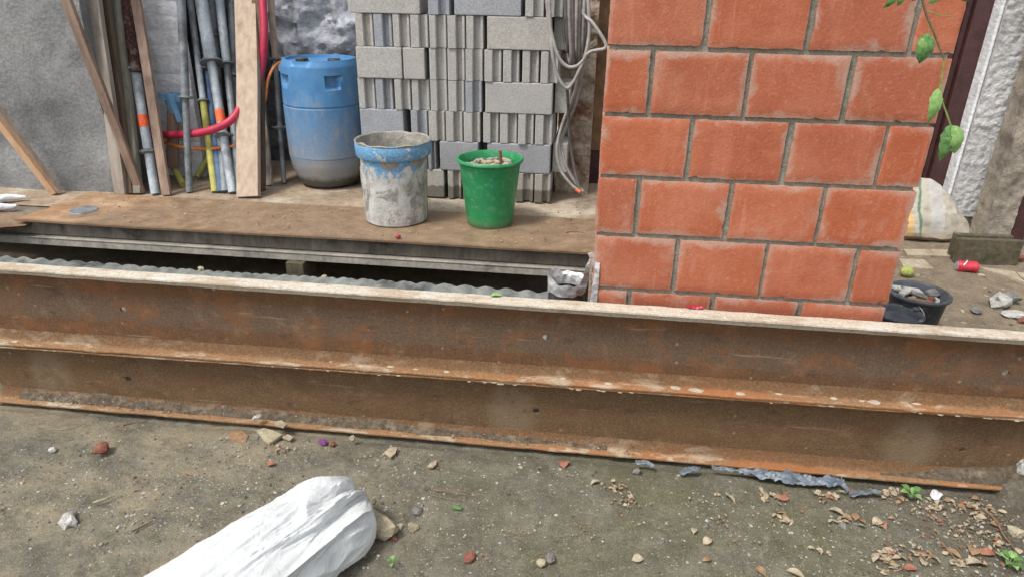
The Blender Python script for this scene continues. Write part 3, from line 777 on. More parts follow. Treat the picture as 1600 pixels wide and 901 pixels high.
for (pa, pb, lb) in (((447, 474, 'small timber block wedged under the pale concrete plank left of centre')),):
    xa, xb = at(pa, 420, Y=2.76).x, at(pb, 420, Y=2.76).x
    mb = MB().box(xa, xb, 2.76, 2.9, .1, zBb-.003); tag(mb.build('timber_block', 'dark_block', None, loc=(xa, 2.76, .1), bevel=.003), lb, 'wood block')
def corrugated(name, x0, x1, y0, y1, z, label, tilt=0):
    mb = MB(); n = int((x1-x0)/.006); vs = []; m2 = 8
    for lay in (0, .004):
        for j in range(m2+1):
            for i in range(n+1):
                x = lerp(x0, x1, i/n); t = j/m2
                vs.append((x, lerp(y0, y1, t)+.006*noise.noise(Vector((x*3, 0, z))), z+.006*math.sin(2*math.pi*x/.088)+tilt*t+.01*noise.noise(Vector((x*1.1, t, z)))-lay))
    k = n+1; h = (m2+1)*k
    fs = grid_faces(k, m2+1)+[tuple(q+h for q in f_) for f_ in grid_faces(k, m2+1)]
    fs += [(m2*k+i, m2*k+i+1, h+m2*k+i+1, h+m2*k+i) for i in range(n)]+[(i, i+1, h+i+1, h+i) for i in range(n)]
    o = mb.add(vs, fs).build(name, 'old_zinc', None, loc=((x0+x1)/2, y0, z), smooth=True); return tag(o, label, 'roof sheet')
zc = at(713, 443, Y=2.58).z
corrugated('corrugated_sheet', -2.9, -.02, 2.02, 2.58, zc-.012, 'weathered grey corrugated sheet lying behind the steel beams, uppermost', 0)
corrugated('corrugated_sheet', -3.0, -.2, 2.04, 2.66, zc-.05, 'second corrugated sheet just below the top one, behind the steel beams', 0)
for x in (-2.5, -1.5, -.5):
    mb = MB().box(x-.05, x+.05, 2.2, 2.5, .0, zc-.065); tag(mb.build('packing_block', 'dark_block', None, loc=(x, 2.35, 0), bevel=.004), {-2.5: 'timber block under the left end', -1.5: 'timber block under the middle', -.5: 'timber block under the right end'}[x]+' of the corrugated sheets', 'wood block', 'blocks under the corrugated sheets')

# ------------------------------------------------------------ stack of concrete blocks
YS = 3.48; RZ = .1525
Fu, Rb = 'F', 'R'
stack = [  # courses from the top: kind, left px, right px (of the 1502-wide crop), material
 [('F',390,700,0),('R',732,826,1),('F',843,1132,1),('R',1148,1230,0),('R',1236,1312,0)],
 [('R',425,500,0),('R',502,580,1),('R',583,656,0),('R',659,735,0),('R',738,812,0),('R',816,892,0),('R',895,970,0),('F',984,1262,0)],
 [('F',430,625,0),('F',628,722,0),('R',737,812,0),('R',815,890,0),('R',893,968,0),('R',973,1048,0),('R',1052,1124,0),('R',1134,1208,0),('R',1213,1292,0)],
 [('R',436,508,0),('R',511,584,1),('R',592,660,0),('R',663,739,0),('R',742,815,0),('R',818,889,0),('R',892,964,1),('F',976,1266,0)],
 [('F',446,632,1),('R',662,733,1),('R',736,806,0),('R',809,882,0),('R',885,957,0),('R',967,1035,0),('R',1038,1114,0),('R',1117,1186,0),('R',1189,1266,0)],
 [('F',446,730,1),('R',734,768,1),('F',784,950,1),('F',984,1256,1)],
 [('F',446,600,2),('F',606,804,2),('R',818,876,2),('R',880,950,2),('R',954,1026,2),('R',1032,1102,2),('R',1106,1184,2),('R',1187,1258,2)],
]
ycr = [50, 160, 290, 420, 550, 680, 800]
ords = ['leftmost','second from the left','third from the left','fourth from the left','fifth from the left','sixth from the left','seventh from the left','eighth from the left','rightmost']
rown = ['top','second','third','fourth','fifth','sixth','bottom']
mats3 = ['block_warm','block_blue','block_damp']; hue = ['warm grey','bluish','damp stained']
for ri, row in enumerate(stack):
    z0 = FZ+(6-ri)*RZ
    for bi, (kd, a, b2, mi) in enumerate(row):
        cy = ycr[ri]/2.731
        xa, xb = at(400+a/2.731, cy, Y=YS).x+.002, at(400+b2/2.731, cy, Y=YS).x-.002
        dy = rnd.uniform(-.006, .008); wdt = xb-xa; mb = MB()
        pos = 'rightmost' if bi == len(row)-1 else ords[bi]
        if kd == 'F':
            dep = .19 if wdt > .2 else .38
            mb.box(xa, xb, YS+dy, YS+dy+dep, z0+.0015, z0+RZ-.0015); bv = .005
            kn = 'flat faced'
        else:
            # end of a hollow block: raised shell band, sloped shoulder, recessed shell
            s_ = rnd.uniform(.42, .56); y = YS+dy
            P = [(xa, y+.004), (xa+.004, y), (xa+wdt*s_-.004, y), (xa+wdt*s_, y+.006), (xa+wdt*(s_+.03), y+.026), (xa+wdt*.80, y+.028), (xa+wdt*.84, y+.012), (xb-.003, y+.010), (xb, y+.014), (xb, y+.38), (xa, y+.38)]
            k = len(P); v_ = [(p[0], p[1], z0+.0015) for p in P]+[(p[0], p[1], z0+RZ-.0015) for p in P]
            mb.add(v_, [(j, (j+1) % k, k+(j+1) % k, k+j) for j in range(k)]+[tuple(range(k-1, -1, -1)), tuple(range(k, 2*k))]); bv = .0
            kn = 'ribbed end of a'
        o = mb.build('concrete_block', mats3[mi], None, loc=((xa+xb)/2, YS+dy, z0), bevel=bv)
        what = f'flat {hue[mi]} block' if kd == 'F' else f'ribbed {hue[mi]} block'
        o.rotation_euler.z = rnd.uniform(-.014, .014)
        tag(o, f'{what}, {pos} in the {rown[ri]} course of the stack', 'concrete block', 'concrete blocks in the stack')
    if row[-1][0] == 'F':      # end block laid behind a flat one at the right edge
        xa = at(400+(row[-1][2]+3)/2.731, ycr[ri]/2.731, Y=YS).x+.004; 
        mb = MB().box(xa, xa+.075, YS+.06, YS+.44, z0+.0015, z0+RZ-.0015)
        o = mb.build('concrete_block', 'block_warm', None, loc=(xa, YS+.06, z0), bevel=.004)
        tag(o, f'set back shadowed block at the right end of the {rown[ri]} course', 'concrete block', 'concrete blocks in the stack')
# back row of blocks, carrying the stack's depth
# ------------------------------------------------------------ barrel and buckets
bc = at(500, 296, z=FZ); bc.y += .17; bc.z = FZ
barrel = thing('plastic_barrel', 'blue plastic barrel with dusty grey bottom standing on the platform', 'barrel', bc)
RB = .212; HB = .80; ZB = .85
prof = [(.12,.0),(.150,.004),(.168,.02),(.185,.06),(.205,.14),(RB-.002,.19),(RB-.001,.198),(RB-.004,.2),(RB,.205),(RB+.001,.35),(RB+.001,.515),(RB-.004,.52),(RB-.004,.526),(RB+.001,.531),(RB-.002,.62),(RB-.003,.70),(RB-.006,.765),(RB-.018,.785),(RB-.022,.80),(RB-.032,.80),(RB-.036,.782),(.10,.778),(.0,.778)]
# carry the three moulded hand recesses in the shoulder
mb = MB(); n = 96; vs = []
fine = []
for (r0, z0_), (r1, z1_) in zip(prof, prof[1:]):
    st = 8 if .5 < z0_ < .76 and r0 > .15 else (3 if z1_-z0_ > .04 else 1)
    for q in range(st): fine.append((lerp(r0, r1, q/st), lerp(z0_, z1_, q/st)))
fine.append(prof[-1])
az = [math.radians(-52), math.radians(-134), math.radians(90)]
for r0, z0_ in fine:
    for k in range(n):
        a = 2*math.pi*k/n; q = r0
        for a0_ in az:
            da = abs((a-a0_+math.pi) % (2*math.pi)-math.pi)
            hw = .15+.06*max(0, (z0_-.62)/.09)
            if r0 > .17 and .635 < z0_ < .715: q -= .034*max(0, min(1, (hw-da)/.045))*min(1, (z0_-.632)/.02)*min(1, (.72-z0_)/.012)
        # notch and dip in the top rim
        z = z0_
        if z0_ > .77 and r0 > .15:
            da = abs((a-math.radians(-100)+math.pi) % (2*math.pi)-math.pi); z -= .022*max(0, min(1, (.26-da)/.06))
        vs.append((bc.x+q*math.cos(a), bc.y+q*math.sin(a), bc.z+z*ZB))
k = len(fine)
mb.add(vs, [(i*n+j, i*n+(j+1) % n, (i+1)*n+(j+1) % n, (i+1)*n+j) for i in range(k-1) for j in range(n)])
mb.build('body', 'barrel_blue', barrel, smooth=True)
for sx in (-.09, .09):
    MB().lathe([(.0,.018),(.03,.018),(.034,.014),(.034,.0)], (bc.x+sx, bc.y-.02, bc.z+.778*ZB), n=20).build('bung', 'black_plastic', barrel, smooth=True)

kc = at(611, 352, z=FZ); kc.y += .105; kc.z = FZ
tub = thing('mortar_bucket', 'blue plastic bucket caked with dried grey mortar, rim torn', 'bucket', kc)
body = [(.0,0),(.14,.0),(.150,.008),(.153,.05),(.156,.30),(.158,.32)]
MB().lathe(body, kc, 56, wob=.02).build('body', 'bucket_mortared', tub, smooth=True)
mb = MB().lathe([(.158,.315),(.170,.318),(.175,.325),(.177,.375),(.173,.382)], kc, 64, wob=.012); mb.build('rim_band', 'bucket_mortared', tub, smooth=True)
mb = MB(); vs = []; n = 72
for i, (r0, z0_) in enumerate([(.173,.380),(.177,.387),(.174,.391),(.168,.386),(.160,.34),(.150,.22)]):
    for k in range(n):
        a = 2*math.pi*k/n; t = .5+.5*math.sin(a*2+.8)
        wv = noise.noise(Vector((math.cos(a)*2.2, math.sin(a)*2.2, 4)))
        q = r0*(1+.03*wv)-(.035*max(0, wv-.1) if i in (2,3,4) else 0); z = z0_+(.012*wv if i in (1,2,3) else 0)
        vs.append((kc.x+q*math.cos(a), kc.y+q*math.sin(a), kc.z+z))
mb.add(vs, [(i*n+j, i*n+(j+1) % n, (i+1)*n+(j+1) % n, (i+1)*n+j) for i in range(5) for j in range(n)])
mb.build('torn_liner', 'cement_grey', tub, smooth=True)
mb = MB(); vs = []
for j in range(15):
    for i in range(24):
        a = 2*math.pi*i/24; q = .148*j/14; vs.append((kc.x+q*math.cos(a), kc.y+q*math.sin(a), kc.z+.235+.03*nz((math.cos(a)*q*8, math.sin(a)*q*8, 2), 1, 3)))
mb.add(vs, [(j*24+i, j*24+(i+1) % 24, (j+1)*24+(i+1) % 24, (j+1)*24+i) for j in range(14) for i in range(24)])
tag(mb.build('hardened_mortar', 'cement_grey', None, loc=kc+Vector((0,0,.235)), smooth=True), 'lumpy grey hardened mortar filling the mortar caked bucket', 'mortar')

gc = at(762, 355, z=FZ); gc.y += .07; gc.z = FZ
green = thing('green_bucket', 'bright green plastic bucket holding rubble and a stick', 'bucket', gc)
MB().lathe([(.0,.006),(.100,.006),(.104,0),(.108,.004),(.112,.03),(.142,.285),(.146,.30),(.146,.306)], gc, 64).build('body', 'green_plastic', green, smooth=True)
MB().lathe([(.146,.302),(.152,.302),(.157,.307),(.157,.314),(.153,.319),(.147,.319),(.143,.312),(.138,.28),(.120,.12),(0,.12)], gc, 64).build('rim', 'green_plastic', green, smooth=True)
def rubble(name, mats, c, R_, z, n, size, label, seed):
    q = random.Random(seed); mb = MB()
    mb.lathe([(0,z-.01),(R_*.97,z-.02)], c, 24)
    for i in range(n):
        a = q.uniform(0, 6.28); r_ = R_*.86*math.sqrt(q.random()); s_ = size*q.uniform(.5, 1.2)
        rock_mb(mb, (c[0]+r_*math.cos(a), c[1]+r_*math.sin(a), c[2]+z+q.uniform(-.005,.012)), (s_, s_*.7, s_*.45), i+seed, n=1, mi=q.randrange(len(mats)))
    o = mb.build(name, mats, None, loc=Vector(c)+Vector((0,0,z))); o['kind'] = 'stuff'; return tag(o, label, 'rubble')
rubble('rubble', ['stone_ochre','cement_grey','leaf_dry'], gc, .134, .276, 60, .026, 'pale crumbled rubble filling the green bucket', 3)
sp = gc+Vector((.052, -.01, .27))
tag(MB().tube([sp, sp+Vector((.001,.0,.04)), sp+Vector((-.004,0,.085))], [.008,.007,.008], 8).build('stick', 'brick_red', None, loc=sp, smooth=True), 'short reddish stick upright in the green bucket', 'stick')
p = at(622, 371, z=FZ+.008); mb = MB(); rock_mb(mb, p+Vector((0,0,.004)), (.014,.011,.009), 3.3, n=2, sharp=.2)
tag(mb.build('red_fruit', 'berry', None, loc=p, smooth=True), 'small crushed red fruit on the plate edge before the mortar bucket', 'fruit')

# ------------------------------------------------------------ leaning boards
def lean(px0_, py0, px1_, py1, Y0, Y1, wpx, t, mat, name, label, cat='board', zb_=FZ, ext=1.25, side=Vector((1,0,0)), group='boards leaning on the back wall'):
    a = at(px0_, py0, z=zb_) if Y0 is None else at(px0_, py0, Y=Y0); a.z = max(a.z, FZ)
    while at(px1_, py1, Y=Y1).x < LW.x+.03 and Y1 > 3.0: Y1 -= .01
    b2 = at(px1_, py1, Y=Y1); e = a+(b2-a)*ext
    wd = wpx/1067*(a-Vector((0,0,H))).length*.98
    o = MB().bar(a, e, wd, t, side, seg=24, wob=.012).build(name, mat, None, loc=a, bevel=.002)
    return tag(o, label, cat, group if cat == 'board' else None)
lean(190, 303, 150, 0, None, 3.95, 16, .03, 'wood_grey', 'wooden_board', 'pale grey upright board nearest the rendered wall corner')
lean(216, 302, 181, 0, None, 4.0, 12, .03, 'wood_green', 'wooden_board', 'greenish weathered board right of the pale grey corner board')
lean(204, 302, 167, 0, None, 4.05, 10, .03, 'wood_dark', 'wooden_board', 'narrow dark board between the pale grey and the greenish board')
lean(221, 304, 106, 0, 3.30, 3.85, 12, .022, 'wood_brown', 'wooden_batten', 'thin brown batten leaning left across the other boards')
lean(261, 305, 213, 0, None, 3.55, 13, .02, 'wood_brown', 'wooden_batten', 'reddish brown batten crossing the white painted wall')
big = lean(390, 308, 385, 0, None, 3.8, 33, .035, 'wood_pale', 'wooden_board', 'wide pale plank standing upright before the steel props')
lean(409, 305, 403, 40, 3.46, 3.75, 13, .03, 'wood_dark', 'wooden_board', 'dark edge board tucked behind the wide pale plank')
lean(422, 303, 398, 60, 3.55, 3.9, 12, .02, 'wood_grey', 'wooden_batten', 'slim batten leaning between the wide pale plank and the barrel')
for k, (q0_, q1_, wp, mt, lb) in enumerate((((86,302),(-32,150),13,'wood_fresh','orange toned new plank leaning against the rendered wall at left'), ((93,301),(-18,150),7,'wood_pale','pale narrow plank behind the orange toned plank at left'))):
    a = at(*q0_, z=FZ); b2 = at(*q1_, Y=3.12+.03*k); b2 = a+(b2-a)*1.25
    tag(MB().bar(a, b2, wp/1067*3.3, .03, Vector((1,0,0)), seg=4).build('wooden_plank', mt, None, loc=a, bevel=.002), lb, 'board', 'planks leaning on the rendered wall')

# ------------------------------------------------------------ steel shoring props
def prop(label, top, mid, bot, ro, ri, Yt, Yb=None, mats=('galvanised','galvanised'), collar=None, band=None, plate_=True, white=None, rust=False, cat='steel prop'):
    B = at(*bot, z=FZ) if Yb is None else at(*bot, Y=Yb); B.z = max(B.z, FZ)
    Tt = at(*top, Y=Yt); d = Tt-B; e = B+d*1.2
    def along(py):
        lo, hi = -.1, 1.3
        for _ in range(30):
            t = (lo+hi)/2; P = B+d*t-Vector((0,0,H)); yy = CY+F*P.dot(-CAM_U)/P.dot(-CAM_B)
            if yy > py: lo = t
            else: hi = t
        return B+d*((lo+hi)/2)
    T = thing('shoring_prop', label, cat, B, 'steel shoring props by the back wall')
    m_ = along(mid[1]); dn = d.normalized()
    MB().tube([B, m_], ri, 14).build('inner_tube', mats[1], T, smooth=True)
    MB().tube([m_-dn*.004, e], ro, 14).build('outer_tube', mats[0], T, smooth=True)
    MB().tube([m_-dn*.006, m_+dn*.004], ro*1.75, 12).build('flange_plate', 'galvanised_dark', T)
    if collar: c_ = along(collar); MB().tube([c_-dn*.012, c_-dn*.004, c_+dn*.004, c_+dn*.012], [ri*1.3, ri*1.9, ri*1.9, ri*1.3], 10).build('collar', 'galvanised_dark', T)
    if collar: MB().tube([c_-Vector((.05,0,.0)), c_+Vector((.05,.01,.006))], .006, 8).build('pin', 'galvanised_dark', T, smooth=True)
    if band: a, b2 = along(band[1]), along(band[0]); MB().tube([a, b2], ri*1.06, 14).build('tape_band', 'orange_tape', T, smooth=True)
    if rust:
        a, b2 = along(112), along(-30); mb = MB(); pts = [a.lerp(b2, i/14)+Vector((.02+.004*math.sin(i*2.2), -.02, 0)) for i in range(15)]
        mb.tube(pts, [.028+.007*noise.noise(Vector((i*1.3, 0, 0))) for i in range(15)], 12).build('rusted_thread', 'rust_scaly', T, smooth=True)
    return T
def P_(label, top, midy, bot, *a, **k): return prop(label, top, (0, midy), bot, *a, **k)
P_('leftmost steel prop with orange band and scaly rusted upper tube', (193,0), 108, (243,303), .024, .024, 3.6, collar=237, band=(180,199), rust=True)
P_('thick grey steel prop with its flange high behind the red hose', (314,0), 97, (364,301), .034, .024, 3.85, collar=212, band=(173,192))
P_('slim steel prop next to the wide pale plank', (343,0), 101, (377,301), .024, .020, 3.95, mats=('galvanised','galvanised_dark'))
P_('dark grey steel prop left of the dark wall corner', (283,0), 152, (296,300), .022, .018, 3.62, mats=('galvanised_dark','galvanised_dark'))
P_('grey tube prop whose lower half is painted yellow', (297,0), 158, (336,300), .018, .019, 3.95, mats=('galvanised','yellow_paint'))
P_('old prop with faded blue paint behind the thick grey one', (312,0), 110, (346,300), .024, .022, 4.03, mats=('galvanised_dark','blue_old_paint'))
P_('dull steel prop between the thick grey and the slim one', (330,0), 60, (352,300), .026, .026, 4.06, mats=('galvanised_dark','galvanised_dark'))
P_('dark steel prop partly hidden by the wide pale plank', (362,0), 120, (368,300), .022, .022, 4.04, mats=('galvanised_dark','galvanised_dark'))
P_('pale thin prop leaning between plank and blue barrel', (423,-4), 93, (444,286), .018, .014, 3.98, mats=('wood_pale','galvanised_dark'), collar=200)
def stick(name, label, cat, a, b2, Ya, Yb, r_, mat, group=None):
    p, q = at(*a, Y=Ya), at(*b2, Y=Yb); p.z = max(p.z, FZ+r_*.5); q.z = max(q.z, FZ+r_)
    return tag(MB().tube([p, p.lerp(q,.5), q], r_, 12).build(name, mat, None, loc=p, smooth=True), label, cat, group)
stick('yellow_pole', 'short yellow pole leaning left at the foot of the props', 'pole', (289,302), (258,238), 3.45, 3.7, .018, 'yellow_paint')
stick('yellow_pole', 'pale yellow pole crossing behind the yellow painted prop', 'pole', (312,300), (345,215), 3.62, 3.8, .017, 'yellow_paint')
stick('steel_tube', 'grey tube lying diagonally behind the red hose', 'pole', (268,268), (306,232), 3.7, 3.78, .017, 'galvanised')
stub = stick('wooden_post', 'brown wooden stub wrapped in blue cloth at its top', 'post', (270,262), (271,150), 3.56, 3.62, .032, 'wood_brown')
p = at(271,150,Y=3.62)
mb = MB().tube([p+Vector((0,-.01,-.09)), p+Vector((0,-.01,-.02)), p+Vector((0,-.01,.015))], [.036,.044,.040], 12)
mb.bar(p+Vector((.02,-.05,.0)), p+Vector((.05,-.06,-.13)), .03, .008); mb.bar(p+Vector((-.06,-.045,.004)), p+Vector((.07,-.05,-.01)), .03, .01, Vector((0,0,1)))
tag(mb.build('blue_wrap', 'blue_cloth', None, loc=p, smooth=True), 'pale blue cloth tied round the top of the wooden stub', 'cloth')
stick('dark_bracket', 'black steel bracket on the painted wall left of the stub', 'bracket', (219,165), (234,166), 3.65, 3.655, .035, 'maroon_paint')
stick('orange_rod', 'rusty orange rod standing behind the leftmost prop', 'rod', (223,302), (216,240), 3.5, 3.6, .012, 'orange_tape')

# ------------------------------------------------------------ hoses and cables
def spline(pts, sub=8):
    out = []; P = [pts[0]]+list(pts)+[pts[-1]]
    for i in range(1, len(P)-2):
        p0, p1, p2, p3 = P[i-1:i+3]
        for s_ in range(sub):
            t = s_/sub; out.append(.5*((2*p1)+(-p0+p2)*t+(2*p0-5*p1+4*p2-p3)*t*t+(-p0+3*p1-3*p2+p3)*t**3))
    out.append(P[-1]); return out
def cable(name, mat, pts, r_, label, cat, loc=None, n=10, group=None, parent=None):
    P3 = [at(q[0], q[1], Y=q[2]) for q in pts]
    o = MB().tube(spline(P3), r_, n).build(name, mat, parent, loc=None if parent else P3[0], smooth=True)
    return tag(o, label, cat, group)
cable('red_hose', 'red_hose', [(222,216,3.72),(240,211,3.62),(275,211,3.5),(310,208,3.46),(340,200,3.46),(362,187,3.48),(378,165,3.55),(400,135,3.62),(409,105,3.68),(413,60,3.7),(411,10,3.75),(407,-60,3.85)], .0205, 'thick red hose looping behind the wide pale plank', 'hose', n=14)
cable('orange_hose', 'orange_hose', [(232,222,3.75),(255,223,3.58),(280,229,3.52),(310,233,3.5),(345,231,3.5),(372,224,3.52),(395,195,3.6),(413,160,3.65),(419,125,3.68),(430,103,3.72),(445,96,3.78),(460,100,3.85)], .008, 'thin orange hose sagging below the red one and on to the barrel', 'hose')
coil = thing('cable_coil', 'hank of grey electric cables hanging beside the block stack', 'cable', at(905, 5, Y=3.4))
k = 0
for x0_, x1_, yb_ in ((884,888,70),(889,893,88),(895,897,95),(901,899,88),(907,905,92),(913,908,80),(919,913,70)):
    o = cable('cable_strand', 'cable_grey' if k % 2 else 'cable_dark', [(x0_, -70, 3.42), (x0_, 10, 3.40), ((x0_+x1_)/2, yb_*.6, 3.41), (x1_, yb_, 3.43), (x1_-2, yb_+10, 3.47), (x1_-6, yb_-20, 3.5), (x1_-7, -60, 3.5)], .0095, None, None, parent=coil); k += 1
for nm, pts, mt in (('cable_loop', [(852,-50,3.40),(856,20,3.38),(864,62,3.36),(873,90,3.35),(886,104,3.35),(900,104,3.35),(911,95,3.35),(920,83,3.34),(932,79,3.34),(943,77,3.34),(947,71,3.34),(939,55,3.35),(925,35,3.37),(910,18,3.4),(900,-40,3.42)], 'cable_grey'),
                    ('cable_loop', [(856,-50,3.39),(860,40,3.37),(864,90,3.35),(873,122,3.35),(885,138,3.35),(896,128,3.35),(906,108,3.35),(915,85,3.36),(921,40,3.38),(915,-40,3.4)], 'cable_grey'),
                    ('cable_tail', [(886,138,3.36),(888,170,3.4),(891,220,3.45),(897,262,3.45),(905,296,3.42)], 'cable_dark'),
                    ('cable_tail', [(909,104,3.36),(896,150,3.42),(882,185,3.45),(873,215,3.45),(870,240,3.44),(877,268,3.43),(892,288,3.41),(904,298,3.4)], 'cable_grey'),
                    ('cable_tail', [(912,98,3.38),(900,160,3.44),(886,195,3.47),(877,225,3.47),(884,258,3.46),(898,284,3.45),(911,300,3.43)], 'cable_grey')):
    cable(nm, mt, pts, .0085 if nm == 'cable_loop' else .008, None, None, parent=coil)
P3 = [at(900, 296, Y=3.405), at(907, 300, Y=3.395)]
MB().tube(P3, .010, 8).build('cable_end', 'orange_tape', coil, smooth=True)

# ------------------------------------------------------------ right-hand yard
def bucket(label, px, py, rr, rz, taper, name='rubble_bucket', mat='black_plastic', handle=False):
    c = at(px, py, z=rz); c.z = 0
    T = thing(name, label, 'bucket', c)
    rb = rr*taper
    MB().lathe([(0,.004),(rb-.01,.004),(rb-.004,0),(rb,.006),(rr-.004,rz-.02),(rr-.003,rz-.006)], c, 56).build('body', mat, T, smooth=True)
    MB().lathe([(rr-.005,rz-.016),(rr+.004,rz-.016),(rr+.010,rz-.010),(rr+.010,rz-.003),(rr+.005,rz),(rr-.004,rz),(rr-.009,rz-.006),(rb+.004,rz*.35),(0,rz*.33)], c, 56).build('rim', 'grey_plastic', T, smooth=True)
    return c, T
c1, T1 = bucket('black bucket heaped with broken tiles and rubble right of the pillar', 1437, 455, .116, .20, .78)
rubble('rubble', ['stone_pale','slab_grey','cement_grey','stone_dark'], c1, .106, .155, 46, .019, 'grey and brown tile shards in the black bucket', 12)
q = random.Random(5)
for i, (dx, dy, dz, L, W, yaw, mt) in enumerate(((-.05,.05,.245,.18,.05,.1,'stone_pale'),(-.01,.02,.238,.16,.03,-.3,'stone_dark'),(.06,-.03,.236,.085,.03,.9,'brick_red'),(-.03,-.05,.232,.09,.035,-.5,'leaf_tan'),(.09,.04,.24,.08,.05,.4,'stone_dark'),(.01,-.07,.228,.07,.03,.2,'brick_red'),(-.08,0,.25,.08,.04,.7,'stone_pale'))):
    dx, dy, dz, L, W = dx*.75, dy*.75, dz-.055, L*.8, W*.8
    p = c1+Vector((dx, dy, dz)); v_ = [(L/2,-W*.4),(L/2*.9,W/2),(-L*.1,W*.42),(-L/2,W*.3),(-L*.45,-W/2),(L*.1,-W*.6)]
    R_ = Matrix.Rotation(yaw,3,'Z') @ Matrix.Rotation(q.uniform(-.5,.5),3,'X') @ Matrix.Rotation(q.uniform(-.35,.35),3,'Y')
    vs = [R_ @ Vector((a, b2, s_)) + p for s_ in (-.005,.005) for a, b2 in v_]
    o = MB().add(vs, [tuple(range(5,-1,-1)), tuple(range(6,12))]+[(k, (k+1)%6, 6+(k+1)%6, 6+k) for k in range(6)]).build('shard', mt, None, loc=p, bevel=.001)
    tag(o, ['long pale shard lying across the top of the rubble bucket','dark grey shard under the long pale one in the bucket','red brick shard standing in the front right of the bucket','tan shard at the front left of the rubble bucket','dark shard at the right side of the rubble bucket','small red shard at the front of the rubble bucket','pale chunk at the left of the rubble bucket'][i], 'shard')
c2, T2 = bucket('smaller grey rimmed bucket with wire handle, lower, close to the pillar', 1406, 487, .086, .16, .82, name='small_bucket')
MB().lathe([(0,.13),(.076,.13)], c2, 40).build('murky_water', 'grey_plastic', T2)
hp = [c2+Vector((.086*math.cos(a)*1.08, .086*math.sin(a)*1.08+.0, .163+.012*math.sin(3*a))) for a in [math.radians(t) for t in range(-60, 75, 9)]]
MB().tube(hp, .0028, 8).build('wire_handle', 'galvanised', T2, smooth=True)
p = c2+Vector((.076,.03,.165)); MB().lathe([(0,.008),(.012,.006),(.014,0)], p, 14).build('handle_lug', 'grey_plastic', T2, smooth=True)

bp = at(1415, 433, z=0)
mb = MB(); rock_mb(mb, bp+Vector((0,0,.032)), (.033,.033,.031), 2.2, n=3, sharp=.06)
tag(mb.build('green_ball', 'lime', None, loc=bp, smooth=True), 'yellow green ball on the soil behind the rubble bucket', 'ball')

# hollow block
ha, hb = at(1492, 412, z=0), at(1588, 416, z=0)
d_ = (hb-ha); d_.z = 0; L_ = d_.length; d_.normalize(); nrm = Vector((-d_.y, d_.x, 0))
T = thing('hollow_block', 'weathered olive grey hollow concrete block lying behind the red can', 'concrete block', ha)
def lb(x, y, z): return ha+d_*x+nrm*y+Vector((0,0,z))
def lbox(mb, x0, x1, y0, y1, z0, z1):
    vs = [lb(x,y,z) for z in (z0,z1) for x, y in ((x0,y0),(x1,y0),(x1,y1),(x0,y1))]
    return mb.add(vs, [(3,2,1,0),(4,5,6,7),(0,1,5,4),(1,2,6,5),(2,3,7,6),(3,0,4,7)])
HB_ = .145
mb = MB(); lbox(mb, 0, L_, 0, .035, 0, HB_); mb.build('face_shell', 'dark_block', T, bevel=.005)
mb = MB(); lbox(mb, .01, L_-.004, .085, .12, 0, HB_-.002); mb.build('face_shell', 'dark_block', T, bevel=.005)
for x in (.012, L_*.5-.015, L_-.045):
    mb = MB(); lbox(mb, x, x+.03, .0355, .0845, 0, HB_-.02); mb.build('cross_web', 'dark_block', T, bevel=.003)

# can
ca = at(1495, 415, z=.030); cb = at(1527, 417, z=.030)
dv = (cb-ca).normalized(); R_ = .031
T = thing('drink_can', 'crushed red drink can with white band lying before the hollow block', 'can', (ca+cb)/2)
pts = [ca.lerp(cb, t) for t in (0,.04,.12,.3,.5,.7,.88,.96,1)]
mb = MB().tube(pts, [R_*.72,R_*.84,R_,R_*.93,R_*.86,R_*.97,R_,R_*.86,R_*.76], 22)
mb.v = [tuple(Vector(v)+Vector((0,0,-.008))*max(0, noise.noise(Vector(v)*40)+.2)) for v in mb.v]
mb.build('can_body', 'can_red', T, smooth=True)
# white ribbon mark winding over the red side
side = dv.cross(Vector((0,0,1))).normalized(); vs = []
for i in range(15):
    t = .18+.66*i/14; ang = math.radians(100+70*math.sin(i/14*3.0-1.3))
    for s_ in (-.16, .16):
        a = ang+s_; rr = R_*1.0+.0012 if .2 < t < .9 else R_*1.0
        vs.append(ca.lerp(cb, t)+(-side*0+side*math.cos(a)+Vector((0,0,1))*math.sin(a))*rr)
MB().add(vs, [(2*i,2*i+1,2*i+3,2*i+2) for i in range(14)]).build('white_ribbon', 'can_white', T, smooth=True)
MB().tube([ca-dv*.002, ca+dv*.001], [R_*.70, R_*.72], 20).build('can_end', 'galvanised', T)

# feed sack at right
sa = at(1468, 388, z=0)
def sack_mesh():
    mb = MB(); vs = []; nu, nv = 60, 64
    base = at(1455, 372, z=0)
    for j in range(nv+1):
        t = j/nv; z = .36*t
        wx = (.215*(1-t)**.75+.045+.03*math.sin(t*3)); wy = .10*(1-t**1.5)+.02; cx_ = base.x-.02-.11*t**1.1; 
        if t < .08: wx *= .88+.12*t/.08; wy *= .7+.3*t/.08
        for i in range(nu):
            a = 2*math.pi*i/nu; ca_, sa_ = math.cos(a), math.sin(a)
            x = wx*math.copysign(abs(ca_)**.75, ca_); y = wy*math.copysign(abs(sa_)**.8, sa_)
            n_ = 1+.10*nz((x*1.5, y, z*1.2), 7, 3)+.05*abs(noise.noise(Vector((x*16+z*6, y*4, z*5))))
            vs.append((cx_+x*n_, base.y+.03+y*n_, z+.012*noise.noise(Vector((x*9, y*9, 2)))*(1 if t > .05 else 0)))
    fs = [(j*nu+i, j*nu+(i+1) % nu, (j+1)*nu+(i+1) % nu, (j+1)*nu+i) for j in range(nv) for i in range(nu)]+[tuple(range(nu)), tuple(nv*nu+i for i in range(nu))]
    return mb.add(vs, fs), base
mb, base = sack_mesh()
tag(mb.build('feed_sack', 'woven_striped', None, loc=base, smooth=True), 'dusty woven sack with green and orange stripes against the door', 'sack')

